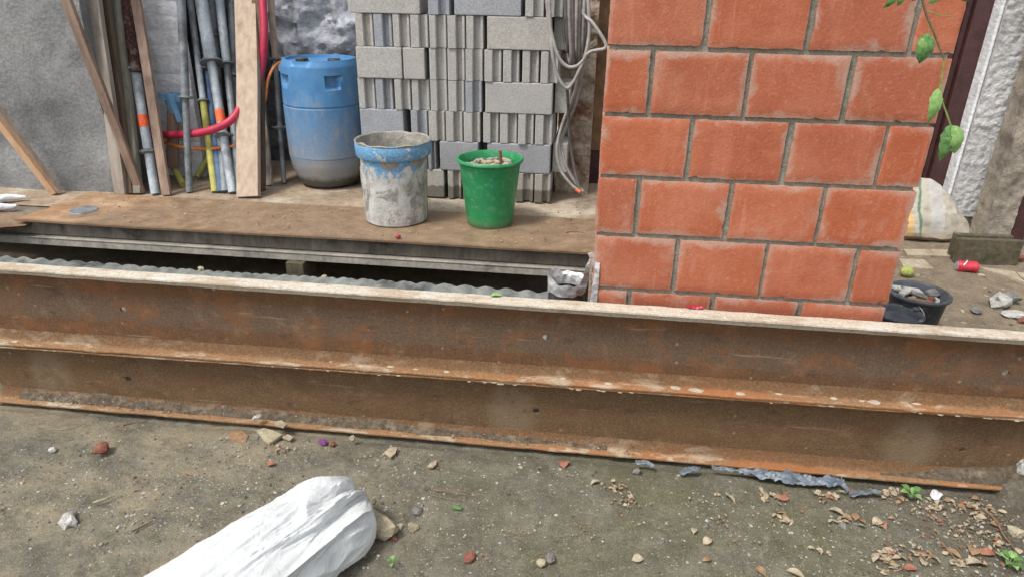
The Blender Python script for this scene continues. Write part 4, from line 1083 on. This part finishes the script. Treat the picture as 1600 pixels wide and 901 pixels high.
# paving slabs, half buried
def slab(pts, z, label):
    P3 = [at(x, y, z=z) for x, y in pts]; n = len(P3); cc = sum(P3, Vector())/n
    vs = [(p.x, p.y, s_) for s_ in (-.02, z) for p in P3]
    o = MB().add(vs, [tuple(range(n-1,-1,-1)), tuple(range(n,2*n))]+[(k, (k+1)%n, n+(k+1)%n, n+k) for k in range(n)]).build('paving_slab', 'paver', None, loc=(cc.x, cc.y, 0), bevel=.003)
    tag(o, label, 'paving slab', 'paving slabs in the soil')
slab([(1412,389),(1489,390),(1490,400),(1418,398)], .014, 'pale paving slab running under the striped sack')
slab([(1405,404),(1443,405),(1460,419),(1412,417)], .014, 'pointed pale paving slab between the ball and the sack')
slab([(1528,416),(1585,424),(1602,440),(1545,422)], .014, 'long pale paving slab in front of the hollow block')
slab([(1588,425),(1640,430),(1660,452),(1606,441)], .014, 'pale paving slab cut by the right edge of the photo')
rock('broken_stone', 1558, 478, (.052,.038,.034), 'stone_pale', 'pale angular stone in front of the hollow block, nearer of two touching', 'stone', seed=1.2, sharp=.7)
rock('broken_stone', 1574, 472, (.046,.034,.030), 'stone_dark', 'greyer stone touching the pale angular one from behind', 'stone', seed=4.4, sharp=.7)
rock('stone_shard', 1524, 486, (.036,.02,.012), 'stone_dark', 'flat dark shard left of the two touching stones', 'stone', seed=2.2, sharp=.7)
rock('stone_slab', 1588, 493, (.06,.035,.012), 'stone_pale', 'flat pale broken slab below the two touching stones', 'stone', seed=6.1, sharp=.6)
rock('brick_bit', 1601, 503, (.03,.02,.016), 'brick_red', 'red brick fragment at the right edge behind the channel', 'brick fragment', seed=3.1)
rock('brick_bit', 1592, 408, (.03,.024,.022), 'brick_red', 'dull brick fragment at the right end of the hollow block', 'brick fragment', seed=5.1)
rock('stone_chip', 1533, 431, (.02,.012,.006), 'leaf_dry', 'tiny tan chip on the soil behind the two stones', 'stone', seed=1.1)

# duct-taped pipe and torn tape by the pillar
tp = at(893, 470, Y=2.12); tp.z = 0
T = thing('taped_pipe', 'dark pipe end wrapped in torn silver tape beside the pillar foot', 'pipe', tp)
topz = at(886, 440, Y=2.12).z
c_ = at(886, 440, Y=2.12)
MB().lathe([(.062,0),(.062,topz-.002),(.056,topz-.002),(.056,0)], (c_.x, c_.y, 0), 36).build('pipe', 'black_plastic', T, smooth=True)
mb = MB(); vs = []; n = 48
for j, (r_, z) in enumerate(((.0645,topz-.030),(.066,topz-.004),(.0645,topz+.012),(.055,topz+.004),(.053,topz-.03))):
    for k in range(n):
        a = 2*math.pi*k/n; w_ = .012*noise.noise(Vector((math.cos(a)*2.4, math.sin(a)*2.4, 1+j*.1)))
        vs.append((c_.x+r_*math.cos(a)*(1+w_), c_.y+r_*math.sin(a), z+(w_*1.3 if j in (0,1,2) else 0)+(.02*max(0, -math.cos(a))**2 if j in (1,2) else 0)))
mb.add(vs, [(i*n+j, i*n+(j+1) % n, (i+1)*n+(j+1) % n, (i+1)*n+j) for i in range(4) for j in range(n)])
mb.build('tape_collar', 'silver_tape', T, smooth=True)
def ribbon(pts, w0, w1, mat, name, parent, Y=2.06, twist=1.2, label=None, cat=None, side=Vector((1,0,0))):
    P3 = spline([at(x, y, Y=yy) for x, y, yy in pts], 6); vs = []; m_ = len(P3)
    for i, p in enumerate(P3):
        t = i/(m_-1); wd = lerp(w0, w1, t)*(1+.3*noise.noise(Vector((t*9, w0*90, 0))))
        d = (P3[min(i+1, m_-1)]-P3[max(i-1, 0)]).normalized(); sd_ = side-d*side.dot(d); sd_.normalize(); up_ = d.cross(sd_)
        a = twist*noise.noise(Vector((t*4, 1, w0*50))); s1_ = sd_*math.cos(a)+up_*math.sin(a); n1_ = d.cross(s1_)
        for q_ in (-1, -.35, .3, 1): vs.append(p+s1_*q_*wd/2+n1_*.004*noise.noise(Vector((t*14, q_*3, 0))))
    o = MB().add(vs, grid_faces(4, m_)).build(name, mat, parent, loc=None if parent else P3[0], smooth=True)
    return tag(o, label, cat) if label else o
ribbon([(925,394,2.04),(928,405,2.03),(921,420,2.03),(914,438,2.04),(908,452,2.06),(898,458,2.07)], .034, .018, 'silver_tape', 'tape_strip', T)
ribbon([(934,397,1.97),(933,415,1.955),(931,440,1.955),(927,472,1.95)], .012, .022, 'silver_tape', 'tape_tail', T, twist=.5)
mb = MB().bar(at(924,405,Y=2.0), Vector((at(920,478,Y=2.0).x, 2.0, .35)), .008, .006); mb.build('cord', 'post_concrete', T)

# ------------------------------------------------------------ small things on the upper channel
def zt(px): x = at(px, 480, Y=YB+.02).x; return ufz(x)+ufh(x)+.001
def onflange(px, py):
    z = .52
    for _ in range(4):
        p = at(px, py, z=z); z = ufz(p.x)+ufh(p.x)+.0015
    return at(px, py, z=z)
p = onflange(1085, 481); mb = MB()
for i in range(6): rock_mb(mb, p+Vector((rnd.uniform(-.018,.018), rnd.uniform(-.006,.006), .005)), (.010,.007,.005), i*1.7+2, n=1, sharp=.6)
tag(mb.build('crushed_flower', 'berry', None, loc=p, smooth=True), 'crushed crimson flower on the top flange before the brick pillar', 'flower')
p = onflange(776, 462); mb = MB(); leaf_mb(mb, p+Vector((0,0,.004)), .04, .022, .2, curl=.4)
tag(mb.build('fallen_leaf', 'leaf_light', None, loc=p), 'small green leaf lying on the whitened top flange', 'leaf')
p = onflange(312, 424); mb = MB(); rock_mb(mb, p+Vector((0,.01,.006)), (.016,.010,.008), 4.2, n=1)
tag(mb.build('pebble', 'stone_ochre', None, loc=p), 'pale pebble on the top flange left of the timber block', 'stone')
p = onflange(505, 436); mb = MB(); rock_mb(mb, p+Vector((0,.01,.005)), (.011,.009,.006), 5.2, n=1)
tag(mb.build('pebble', 'stone_ochre', None, loc=p), 'small cream pebble on the top flange below the mortar bucket', 'stone')

# ------------------------------------------------------------ white sack in front
A = at(540, 786, z=.09); B_ = at(236, 1010, z=.09)
ax = (B_-A); ax.z = 0; Ls = ax.length; ax.normalize(); sdv = Vector((-ax.y, ax.x, 0))
def sack_front():
    mb = MB(); nu, nv = 250, 180; vs = []
    for j in range(nv+1):
        t = j/nv; s_ = t*(Ls+.12)-.045
        e = min(1, max(0, (s_+.045)/.13)); prof_ = math.sqrt(max(0, 1-(1-e)**2.3))
        wx = (.118+.03*min(1, max(0, s_)/.5))*prof_; hz = (.094+.016*min(1, max(0, s_)/.4))*prof_**.8
        for i in range(nu):
            a = 2*math.pi*i/nu; c_, q_ = math.cos(a), math.sin(a)
            y = wx*math.copysign(abs(c_)**.85, c_); z = hz*math.copysign(abs(q_)**.9, q_)
            # folds run along the sack and fan out from its tied end
            fan = y/(wx+1e-4)
            warp = noise.noise(Vector((s_*5, fan*2, 3)))
            fold = 1.25*(1-abs(noise.noise(Vector((fan*3.0+warp*1.1, s_*2.4+fan*1.2, z*4))))*2)
            fold2 = 1-abs(noise.noise(Vector((fan*9+warp*1.5, s_*6, z*14+4))))*2
            k_ = math.exp(-max(0, s_-.0)/.30); sidek = .35+.65*max(0, min(1, .5+fan*.9))
            d_ = .023*(fold-.6)*(.3+k_)*sidek+.007*(fold2-.5)*(.12+k_)*sidek+.016*noise.noise(Vector((s_*4, fan*1.4, 8)))
            d_ += .0045*(1-3*abs(noise.noise(Vector((fan*15+warp*2.5+s_*3, s_*9, z*20+9)))))*(.25+.75*min(1, k_*1.2))
            rr = 1+d_/.1
            zz_ = .084+z*rr
            if zz_ < .012: zz_ = .006+.3*max(0, zz_)
            P3 = A+ax*(s_+.018*noise.noise(Vector((fan*2, z*9, 0)))*(1-e))+sdv*(y*rr); vs.append((P3.x, P3.y, zz_))
    fs = [(j*nu+i, j*nu+(i+1) % nu, (j+1)*nu+(i+1) % nu, (j+1)*nu+i) for j in range(nv) for i in range(nu)]+[tuple(nv*nu+i for i in range(nu))]
    return mb.add(vs, fs)
white = tag(sack_front().build('white_sack', 'woven_white', None, loc=(A.x, A.y, 0), smooth=True), 'full white woven sack lying on the soil in the foreground', 'sack')
def on_sack(px, py, nm, mat, L, W, label, cat):
    p = at(px, py, z=.165); mb = MB(); leaf_mb(mb, p+Vector((0,0,.004)), L, W, px*.1, curl=.3)
    tag(mb.build(nm, mat, None, loc=p), label, cat)
rock('broken_stone', 592, 832, (.052,.040,.036), 'stone_ochre', 'rough buff stone wedged under the end of the white sack', 'stone', seed=7.3, sharp=.8, flat=.6)

# ------------------------------------------------------------ loose stones, shards, leaves in front
rock('brick_bit', 160, 706, (.024,.020,.018), 'brick_red', 'dark red brick chunk on the sandy soil at left', 'brick fragment', seed=.7)
rock('grey_stone', 108, 816, (.030,.019,.016), 'stone_pale', 'pale grey angular stone alone at the lower left', 'stone', seed=2.6, sharp=.7)
rock('grey_stone', 83, 704, (.014,.010,.008), 'stone_pale', 'small grey stone left of the red brick chunk', 'stone', seed=2.9)
rock('grey_stone', 651, 802, (.019,.017,.013), 'stone_dark', 'round grey stone right of the white sack', 'stone', seed=8.1)
rock('yellow_stone', 645, 827, (.015,.013,.012), 'stone_ochre', 'yellowish stone right of the white sack, larger of two', 'stone', seed=8.6)
rock('yellow_stone', 624, 826, (.013,.010,.009), 'stone_ochre', 'yellowish pebble next to the buff stone', 'stone', seed=9.6)
rock('brick_bit', 616, 844, (.010,.009,.008), 'brick_red', 'tiny dark red bit below the yellowish pebbles', 'brick fragment', seed=9.1)
rock('purple_pebble', 504, 692, (.015,.011,.009), 'purple', 'purple pebble near the lower flange', 'pebble', seed=1.4)
rock('stone_chip', 519, 694, (.012,.010,.005), 'brick_red', 'orange chip touching the purple pebble', 'stone', seed=3.4)
rock('yellow_stone', 551, 687, (.010,.010,.010), 'stone_ochre', 'yellow cube shaped pebble under the lower flange', 'stone', seed=5.4)
rock('grey_stone', 995, 738, (.014,.010,.008), 'stone_dark', 'dark round pebble beside the first scrap of blue plastic', 'stone', seed=7.7)
rock('grey_stone', 402, 654, (.017,.010,.008), 'stone_pale', 'pale grey stone lying on the lower flange soil', 'stone', seed=7.9, z=.03)
rock('brick_bit', 733, 874, (.019,.015,.010), 'brick_red', 'dusty red clod at the bottom centre', 'brick fragment', seed=6.6)
rock('grey_stone', 860, 873, (.018,.010,.008), 'stone_dark', 'grey and black flake at the bottom centre', 'stone', seed=2.4)
rock('yellow_stone', 846, 881, (.013,.011,.009), 'stone_ochre', 'buff stone touching the grey flake at the bottom', 'stone', seed=2.8)
rock('grey_stone', 1316, 824, (.013,.011,.009), 'stone_dark', 'mauve grey pebble among the dry leaves', 'stone', seed=3.9)
rock('white_lump', 1600, 738, (.028,.022,.028), 'stone_pale', 'white lump cut by the right edge at the end of the channels', 'stone', seed=1.9, z=.05)
rock('stone_lump', 1584, 834, (.020,.017,.014), 'stone_ochre', 'cream lump at the lower right beside a root', 'stone', seed=5.9)
rock('grey_stone', 1463, 775, (.024,.014,.008), 'can_white', 'crumpled white scrap by the end of the lower flange', 'scrap', seed=4.9, sharp=.8)
def shard(pts, mat, label, t=.006, z=.006, cat='shard', name='tile_shard'):
    P3 = [at(x, y, z=z+t) for x, y in pts]; n = len(P3); cc = sum(P3, Vector())/n
    vs = [(p.x, p.y, s_+.002*math.sin(k*2.2)) for s_ in (z, z+t) for k, p in enumerate(P3)]
    o = MB().add(vs, [tuple(range(n-1,-1,-1)), tuple(range(n,2*n))]+[(k, (k+1)%n, n+(k+1)%n, n+k) for k in range(n)]).build(name, mat, None, loc=(cc.x, cc.y, z), bevel=.001)
    return tag(o, label, cat)
shard([(401,672),(412,668),(424,670),(441,678),(432,685),(421,691),(410,683)], 'stone_ochre', 'largest yellowish flat shard under the lower flange', .010)
shard([(427,658),(440,656),(448,661),(443,667),(432,664)], 'stone_ochre', 'yellowish shard resting on the lower flange', .006, .024)
shard([(356,683),(362,673),(378,671),(388,680),(384,690),(368,691)], 'leaf_tan', 'flat orange tan flake left of the largest yellowish shard', .003, .004)
shard([(441,682),(450,678),(459,681),(453,687)], 'stone_ochre', 'small yellow chip right of the largest yellowish shard')
shard([(600,706),(610,698),(621,697),(618,707),(610,714)], 'leaf_dry', 'pale pointed flake between purple pebble and sack')
shard([(667,728),(672,724),(682,716),(682,724),(677,729)], 'leaf_dry', 'thin pale flake on the soil right of the pointed one')
shard([(704,791),(710,789),(723,790),(721,795),(711,795)], 'leaf_green', 'scrap of green plastic on the soil at centre', .002)

# blue plastic film strips caught under the lower flange
def film(pts, w0, label, z=.012):
    P3 = spline([at(x, y, z=z) for x, y in pts], 9); m_ = len(P3); vs = []; LN = sum((b2-a).length for a, b2 in zip(P3, P3[1:]))/.22
    for i, p in enumerate(P3):
        t = i/(m_-1); wd = w0*(.35+math.sin(math.pi*min(.96, max(.04, t)))**.5)*(1+.5*noise.noise(Vector((t*LN*7, w0*99, 2))))
        d = (P3[min(i+1, m_-1)]-P3[max(i-1, 0)]).normalized(); s1_ = Vector((-d.y, d.x, 0))
        for k in range(9):
            q_ = (k-4)/4; fl = (.016*noise.noise(Vector((t*LN*13+q_*1.5, q_*1.3, w0*70)))+.012*abs(noise.noise(Vector((t*LN*20-q_*2, q_*2, 1)))))*min(1, w0/.03)
            vs.append(p+s1_*q_*wd/2+Vector((0,0,fl+.002)))
    o = MB().add(vs, grid_faces(9, m_)).build('plastic_film', 'blue_film', None, loc=P3[0], smooth=True); return tag(o, label, 'plastic scrap')
film([(993,723),(1006,723),(1022,729)], .016, 'leftmost small scrap of blue plastic beside the dark pebble')
film([(1062,739),(1078,735),(1095,731)], .018, 'second scrap of blue plastic under the lower flange')
film([(1112,731),(1140,734),(1165,736)], .014, 'thin strip of blue plastic under the lower flange')
film([(1155,738),(1200,742),(1240,748),(1280,753),(1318,753)], .040, 'longest crumpled strip of blue plastic under the lower flange')
film([(1290,752),(1316,758),(1325,769)], .014, 'folded dark blue plastic tail at the end of the longest strip')
film([(1328,774),(1350,770),(1378,768)], .016, 'narrow blue plastic strip right of the longest one')

leafk = ['leaf_dry', 'leaf_dry', 'leaf_tan', 'leaf_red']
def leaf(px, py, L, mat, label, W=None, yaw=None, z=.012, group=None):
    p = at(px, py, z=z); p.z = gh(p.x, p.y)+.010; mb = MB(); leaf_mb(mb, p, L, W or L*.55, yaw if yaw is not None else px*.7, rnd.uniform(-.2,.2), .5, roll=rnd.uniform(-.3,.3))
    return tag(mb.build('fallen_leaf', mat, None, loc=p, smooth=True), label, 'leaf', group)
for a in ((882,718,.042,'leaf_red','red curled leaf just below the lower flange at centre',.032,1.5),
          (1307,799,.052,'leaf_dry','pinkish oval leaf with long stalk among the litter',.024,-.6),
          (1372,816,.036,'leaf_dry','round pale dry leaf at the top of the right cluster',.030,.4),
          (1520,856,.046,'leaf_tan','large tan leaf standing out on the dark soil lower right',.036,1.2),
          (1526,877,.075,'leaf_dry','big pale curled leaf near the clover plant',.030,.1),
          (1106,843,.030,'leaf_dry','single pale leaf lower right of centre',.024,.5),
          (1085,825,.028,'stone_ochre','yellowish leaf beside the single pale one',.018,1.3),
          (1142,778,.045,'leaf_dry','bent beige leaf right of the fine litter patch',.018,-1.0),
          (997,872,.032,'leaf_dry','pinkish dry leaf at the bottom edge right of centre',.024,.2),
          (1106,872,.030,'leaf_tan','tan folded leaf at the bottom right of centre',.014,.4),
          (1335,765,.042,'leaf_tan','brown orange leaf below the blue plastic tail',.028,1.2),
          (930,752,.034,'leaf_dry','beige leaf at the left end of the litter patch',.018,.4),
          (1244,894,.050,'leaf_dry','long pale leaf at the bottom edge of the photo',.020,-.5),
          (1190,889,.034,'leaf_tan','tan bitten leaf at the bottom edge',.020,-.8),
          (1545,862,.050,'leaf_red','reddish leaf above the clover plant',.024,.1),
          (1420,758,.035,'leaf_red','reddish leaf beside the white scrap',.020,.5),
          (1488,862,.055,'leaf_tan','long tan leaf on the dark soil right of the pale cluster',.018,-1.0),
          (423,722,.026,'leaf_red','small orange red leaf on the sandy soil at left',.020,.3)):
    leaf(a[0], a[1], a[2], a[3], a[4], a[5], a[6])
def litter(name, label, clusters, seed, mats=('leaf_dry','leaf_tan','leaf_red','stone_ochre'), wts=(6,3,1,1)):
    q = random.Random(seed); mb = MB(); bag = [i for i, w_ in enumerate(wts) for _ in range(w_)]
    for (cx_, cy_, rx, ry, n, L) in clusters:
        for i in range(n):
            a = q.uniform(0, 6.28); r_ = abs(q.gauss(0, .5)); p = at(cx_+rx*r_*math.cos(a), cy_+ry*r_*math.sin(a), z=.008)
            if p.y > 1.80: continue
            p.z = gh(p.x, p.y)+.005+q.uniform(0,.008); l_ = L*q.uniform(.35, 1.2)
            leaf_mb(mb, p, l_, l_*q.uniform(.3, .75), q.uniform(0, 6.28), q.uniform(-.35,.35), q.uniform(.05,.5), q.choice(bag), q.uniform(-.6,.6), n=4)
    o = mb.build(name, list(mats), smooth=True); o['kind'] = 'stuff'; return tag(o, label, 'leaf litter')
litter('leaf_litter', 'scattered dry leaves and flakes on the soil', [
    (960,762,34,12,34,.013),(978,785,34,12,34,.013),(1205,775,24,16,16,.028),(1128,815,40,18,20,.012),(1225,805,34,14,12,.022),(1230,815,20,10,8,.026),
    (1325,812,42,14,16,.026),(1375,820,30,14,10,.026),(1388,865,34,26,26,.030),(1440,868,34,18,14,.028),(1392,885,32,14,12,.028),(1290,772,34,16,18,.026),(1395,762,36,12,26,.024),(1500,830,110,55,150,.011),(1400,860,120,40,90,.010),(1450,790,120,25,80,.010),
    (1280,862,22,10,9,.018),(1500,880,50,24,22,.026),(1535,800,60,50,60,.026),(1560,850,40,40,34,.024),(1470,790,70,22,30,.022),(1180,850,60,30,14,.011),(1120,770,60,30,16,.012),
    (900,835,120,30,36,.008),(820,830,110,40,34,.008),(1000,820,200,60,50,.008),(760,870,120,30,18,.009),(450,700,110,14,22,.012),(330,690,110,22,18,.010),(620,712,90,22,16,.010)], 4)
litter('red_chips', 'reddish chips scattered over the soil', [(300,760,320,110,26,.010),(1450,820,170,70,30,.014),(640,760,260,70,20,.009)], 9, mats=('leaf_red','brick_red'), wts=(2,1))
# gravel
def gravel(name, label, boxes, seed, mats):
    q = random.Random(seed); mb = MB()
    ico = bmesh.new(); bmesh.ops.create_icosphere(ico, subdivisions=1, radius=1); V = [v.co.copy() for v in ico.verts]; Fs = [tuple(v.index for v in f_.verts) for f_ in ico.faces]; ico.free()
    octv = [Vector(v) for v in ((1,0,0),(0,1,0),(-1,0,0),(0,-1,0),(0,0,1),(0,0,-.5))]; octf = [(0,1,4),(1,2,4),(2,3,4),(3,0,4),(1,0,5),(2,1,5),(3,2,5),(0,3,5)]
    for (x0, x1, y0, y1, n, smin, smax) in boxes:
        for i in range(n):
            x, y = q.uniform(x0, x1), q.uniform(y0, y1)
            if noise.noise(Vector((x*3.1, y*3.1, seed))) < q.uniform(-.45, .25): continue
            s_ = smin*(smax/smin)**(q.random()**2.4); a = q.uniform(0, 6.28); ca_, sa_ = math.cos(a), math.sin(a)
            big_ = s_ > .006; VV, FF = (V, Fs) if big_ else (octv, octf)
            sx, sy, sz = s_*q.uniform(.7,1.3), s_*q.uniform(.5,1), s_*q.uniform(.3,.7); z = gh(x, y)+sz*.35
            if 1.80 < y < 1.93 and x < 1.36 and x > -2.1:
                if name != 'channel_grit': continue
                z = lfz(x)+.014+max(0, y-1.835)*.5
            vs = []
            for v in VV:
                j = 1+(q.random()-.5)*.45; vx, vy = v.x*sx*j, v.y*sy*j
                vs.append((x+vx*ca_-vy*sa_, y+vx*sa_+vy*ca_, z+v.z*sz*j))
            mb.add(vs, FF, q.randrange(len(mats)))
    o = mb.build(name, mats); o['kind'] = 'stuff'; return tag(o, label, 'gravel')
gravel('gravel', 'fine gravel and grit on the foreground soil', [(-1.9,1.5,.95,1.80,15000,.0012,.005),(-1.9,-.5,.95,1.80,3600,.002,.007),(-.9,1.4,.95,1.8,900,.003,.008),(1.0,1.7,1.2,1.95,900,.003,.009)], 21, ['stone_pale','stone_dark','stone_ochre','soil_dark','cement_grey'])
gravel('yard_gravel', 'grit and crumbs on the soil behind the channels at right', [(.95,3.2,2.3,4.6,2600,.003,.013)], 33, ['stone_dark','stone_ochre','soil_dark','paver'])
gravel('channel_grit', 'crumbs of stone in the soil beside the lower channel', [(-1.95,.2,1.835,1.87,700,.002,.006)], 35, ['stone_dark','stone_ochre','brick_red'])
q = random.Random(77); mb = MB()
for i in range(190):     # crumbs on the plate and raised floor
    x, y = q.uniform(-2.6, .0), q.uniform(2.82, 3.6); s_ = q.uniform(.002, .006) ; rock_mb(mb, (x, y, FZ+.004+s_*.3), (s_, s_*.8, s_*.5), i*.37, n=1, mi=q.randrange(3))
tag(mb.build('plate_crumbs', ['stone_pale','leaf_tan','soil_dark'], None), 'crumbs scattered over the rusty plate', 'crumbs', kind='stuff')
# twigs, root, threads
def twig(name, pts, r_, mat, label, z=.01, cat='twig'):
    P3 = spline([at(x, y, z=z+rnd.uniform(0,.008)) for x, y in pts], 6)
    n = len(P3); return tag(MB().tube(P3, [r_*(1-.6*i/n) for i in range(n)], 7).build(name, mat, None, loc=P3[0], smooth=True), label, cat)
twig('root', [(1538,795),(1556,812),(1568,835),(1580,850),(1592,868)], .0035, 'twig', 'thin grey root curving over the dark soil at the lower right')
twig('twig', [(192,664),(208,660),(226,657)], .004, 'twig', 'short brown twig under the left part of the lower flange')
twig('twig', [(205,830),(222,822),(240,812)], .003, 'wood_dark', 'dark thin twig left of the white sack')
twig('twig', [(145,785),(165,778),(180,772)], .004, 'stone_ochre', 'pale splinter above the lone grey stone')
twig('twig', [(1470,845),(1484,862),(1500,880)], .003, 'twig', 'bent brown stalk at the lower right')
twig('thread', [(676,764),(700,767),(728,772),(716,780),(690,776),(671,770),(684,763),(720,766),(755,773)], .0011, 'leaf_tan', 'loose loop of tan thread lying on the soil', cat='thread')
twig('thread', [(60,668),(90,672),(120,667),(140,655)], .0012, 'wood_dark', 'dark wire thread below the left end of the lower flange', cat='thread')
# small green plants
def plant(px, py, n, L, label, seed):
    q = random.Random(seed); p = at(px, py, z=.01); p.z = gh(p.x, p.y)
    T = thing('weed_plant', label, 'plant', p)
    for i in range(n):
        a = 6.28*i/n+q.uniform(-.3,.3); tip = p+Vector((math.cos(a)*L*.7, math.sin(a)*L*.7, .02+q.uniform(0,.012)))
        mb = MB(); leaf_mb(mb, tip, L, L*.75, a, -.2, .4); mb.build('leaf', 'leaf_light' if i % 2 else 'leaf_green', T, smooth=True)
        MB().tube([p, (p+tip)/2+Vector((0,0,.006)), tip], .0009, 5).build('stalk', 'green_stem', T)
plant(1424, 769, 6, .028, 'low green weed growing beside the white scrap', 2)
plant(1578, 880, 7, .026, 'light green clover like weed at the lower right corner', 5)
plant(612, 884, 4, .014, 'tiny dark green seedling below the white sack end', 8)
leaf(144, 700, .022, 'leaf_green', 'dark green leaf tucked behind the red brick chunk', .014, .1)


# ------------------------------------------------------------ hanging branch
YL = 1.62
br = thing('hanging_branch', 'thin leafy branch hanging down in front of the brick pillar corner', 'branch', at(1441, 0, Y=YL))
def L3(px, py, dy=0): return at(px, py, Y=YL+dy)
P3 = spline([L3(1436,-60), L3(1442,0), L3(1448,25), L3(1458,48), L3(1468,75), L3(1475,95), L3(1472,120), L3(1470,150), L3(1478,175), L3(1486,198)], 6)
MB().tube(P3[:31], [.0030*(1-.4*i/30) for i in range(31)], 8).build('stem', 'twig', br, smooth=True)
MB().tube(P3[30:], [.0019]*len(P3[30:]), 8).build('green_shoot', 'green_stem', br, smooth=True)
MB().tube([L3(1450,18), L3(1468,24), L3(1490,26)], [.0013,.001,.0007], 6).build('twiglet', 'green_stem', br)
MB().tube([L3(1456,48), L3(1462,55), L3(1466,53)], [.0014,.001,.0006], 6).build('twiglet', 'twig', br)
def hleaf(base, tip, wpx, mat, bend=.012, tw=.0):
    b0, t0 = L3(*base), L3(*tip); d = t0-b0; L = d.length; d.normalize(); sx = d.cross(Vector((0,-1,tw))).normalized(); nn = sx.cross(d)
    W = wpx/1067*1.3; n = 10; vs = []
    for i in range(n+1):
        t = i/n; wd = W/2*(math.sin(math.pi*min(1, t**.75))**.8 if 0 < t < 1 else .03); wd *= 1+.12*math.sin(t*25)
        for q_ in (-1, -.5, 0, .5, 1):
            vs.append(b0+d*L*t+sx*q_*wd+nn*(bend*math.sin(math.pi*t)-.25*wd*abs(q_)+.003*noise.noise(Vector((t*6, q_*2, wpx)))))
    o = MB().add(vs, grid_faces(5, n+1)).build('leaf', mat, br, smooth=True)
for bs, tp_, wp, mt in (((1450,52),(1436,100),30,'leaf_green'),((1452,60),(1430,84),24,'leaf_light'),((1466,138),(1450,192),22,'leaf_light'),((1486,194),(1468,252),27,'leaf_green'),((1486,196),(1492,240),34,'leaf_light'),
                        ((1405,-16),(1380,14),14,'leaf_green'),((1410,-14),(1402,10),14,'leaf_light'),((1475,-18),(1450,8),14,'leaf_light'),((1490,-10),(1515,2),12,'leaf_green'),((1440,-14),(1424,2),12,'leaf_green'),
                        ((1450,-44),(1480,-12),26,'leaf_green'),((1430,-52),(1404,-12),22,'leaf_green')):
    hleaf(bs, tp_, wp, mt)
for a, c_ in (((1448,26),(1452,52)),((1472,128),(1466,139)),((1440,-10),(1408,-16)),((1440,-12),(1476,-18))):
    MB().tube([L3(*a), L3(*c_)], .0009, 5).build('leaf_stalk', 'green_stem', br)
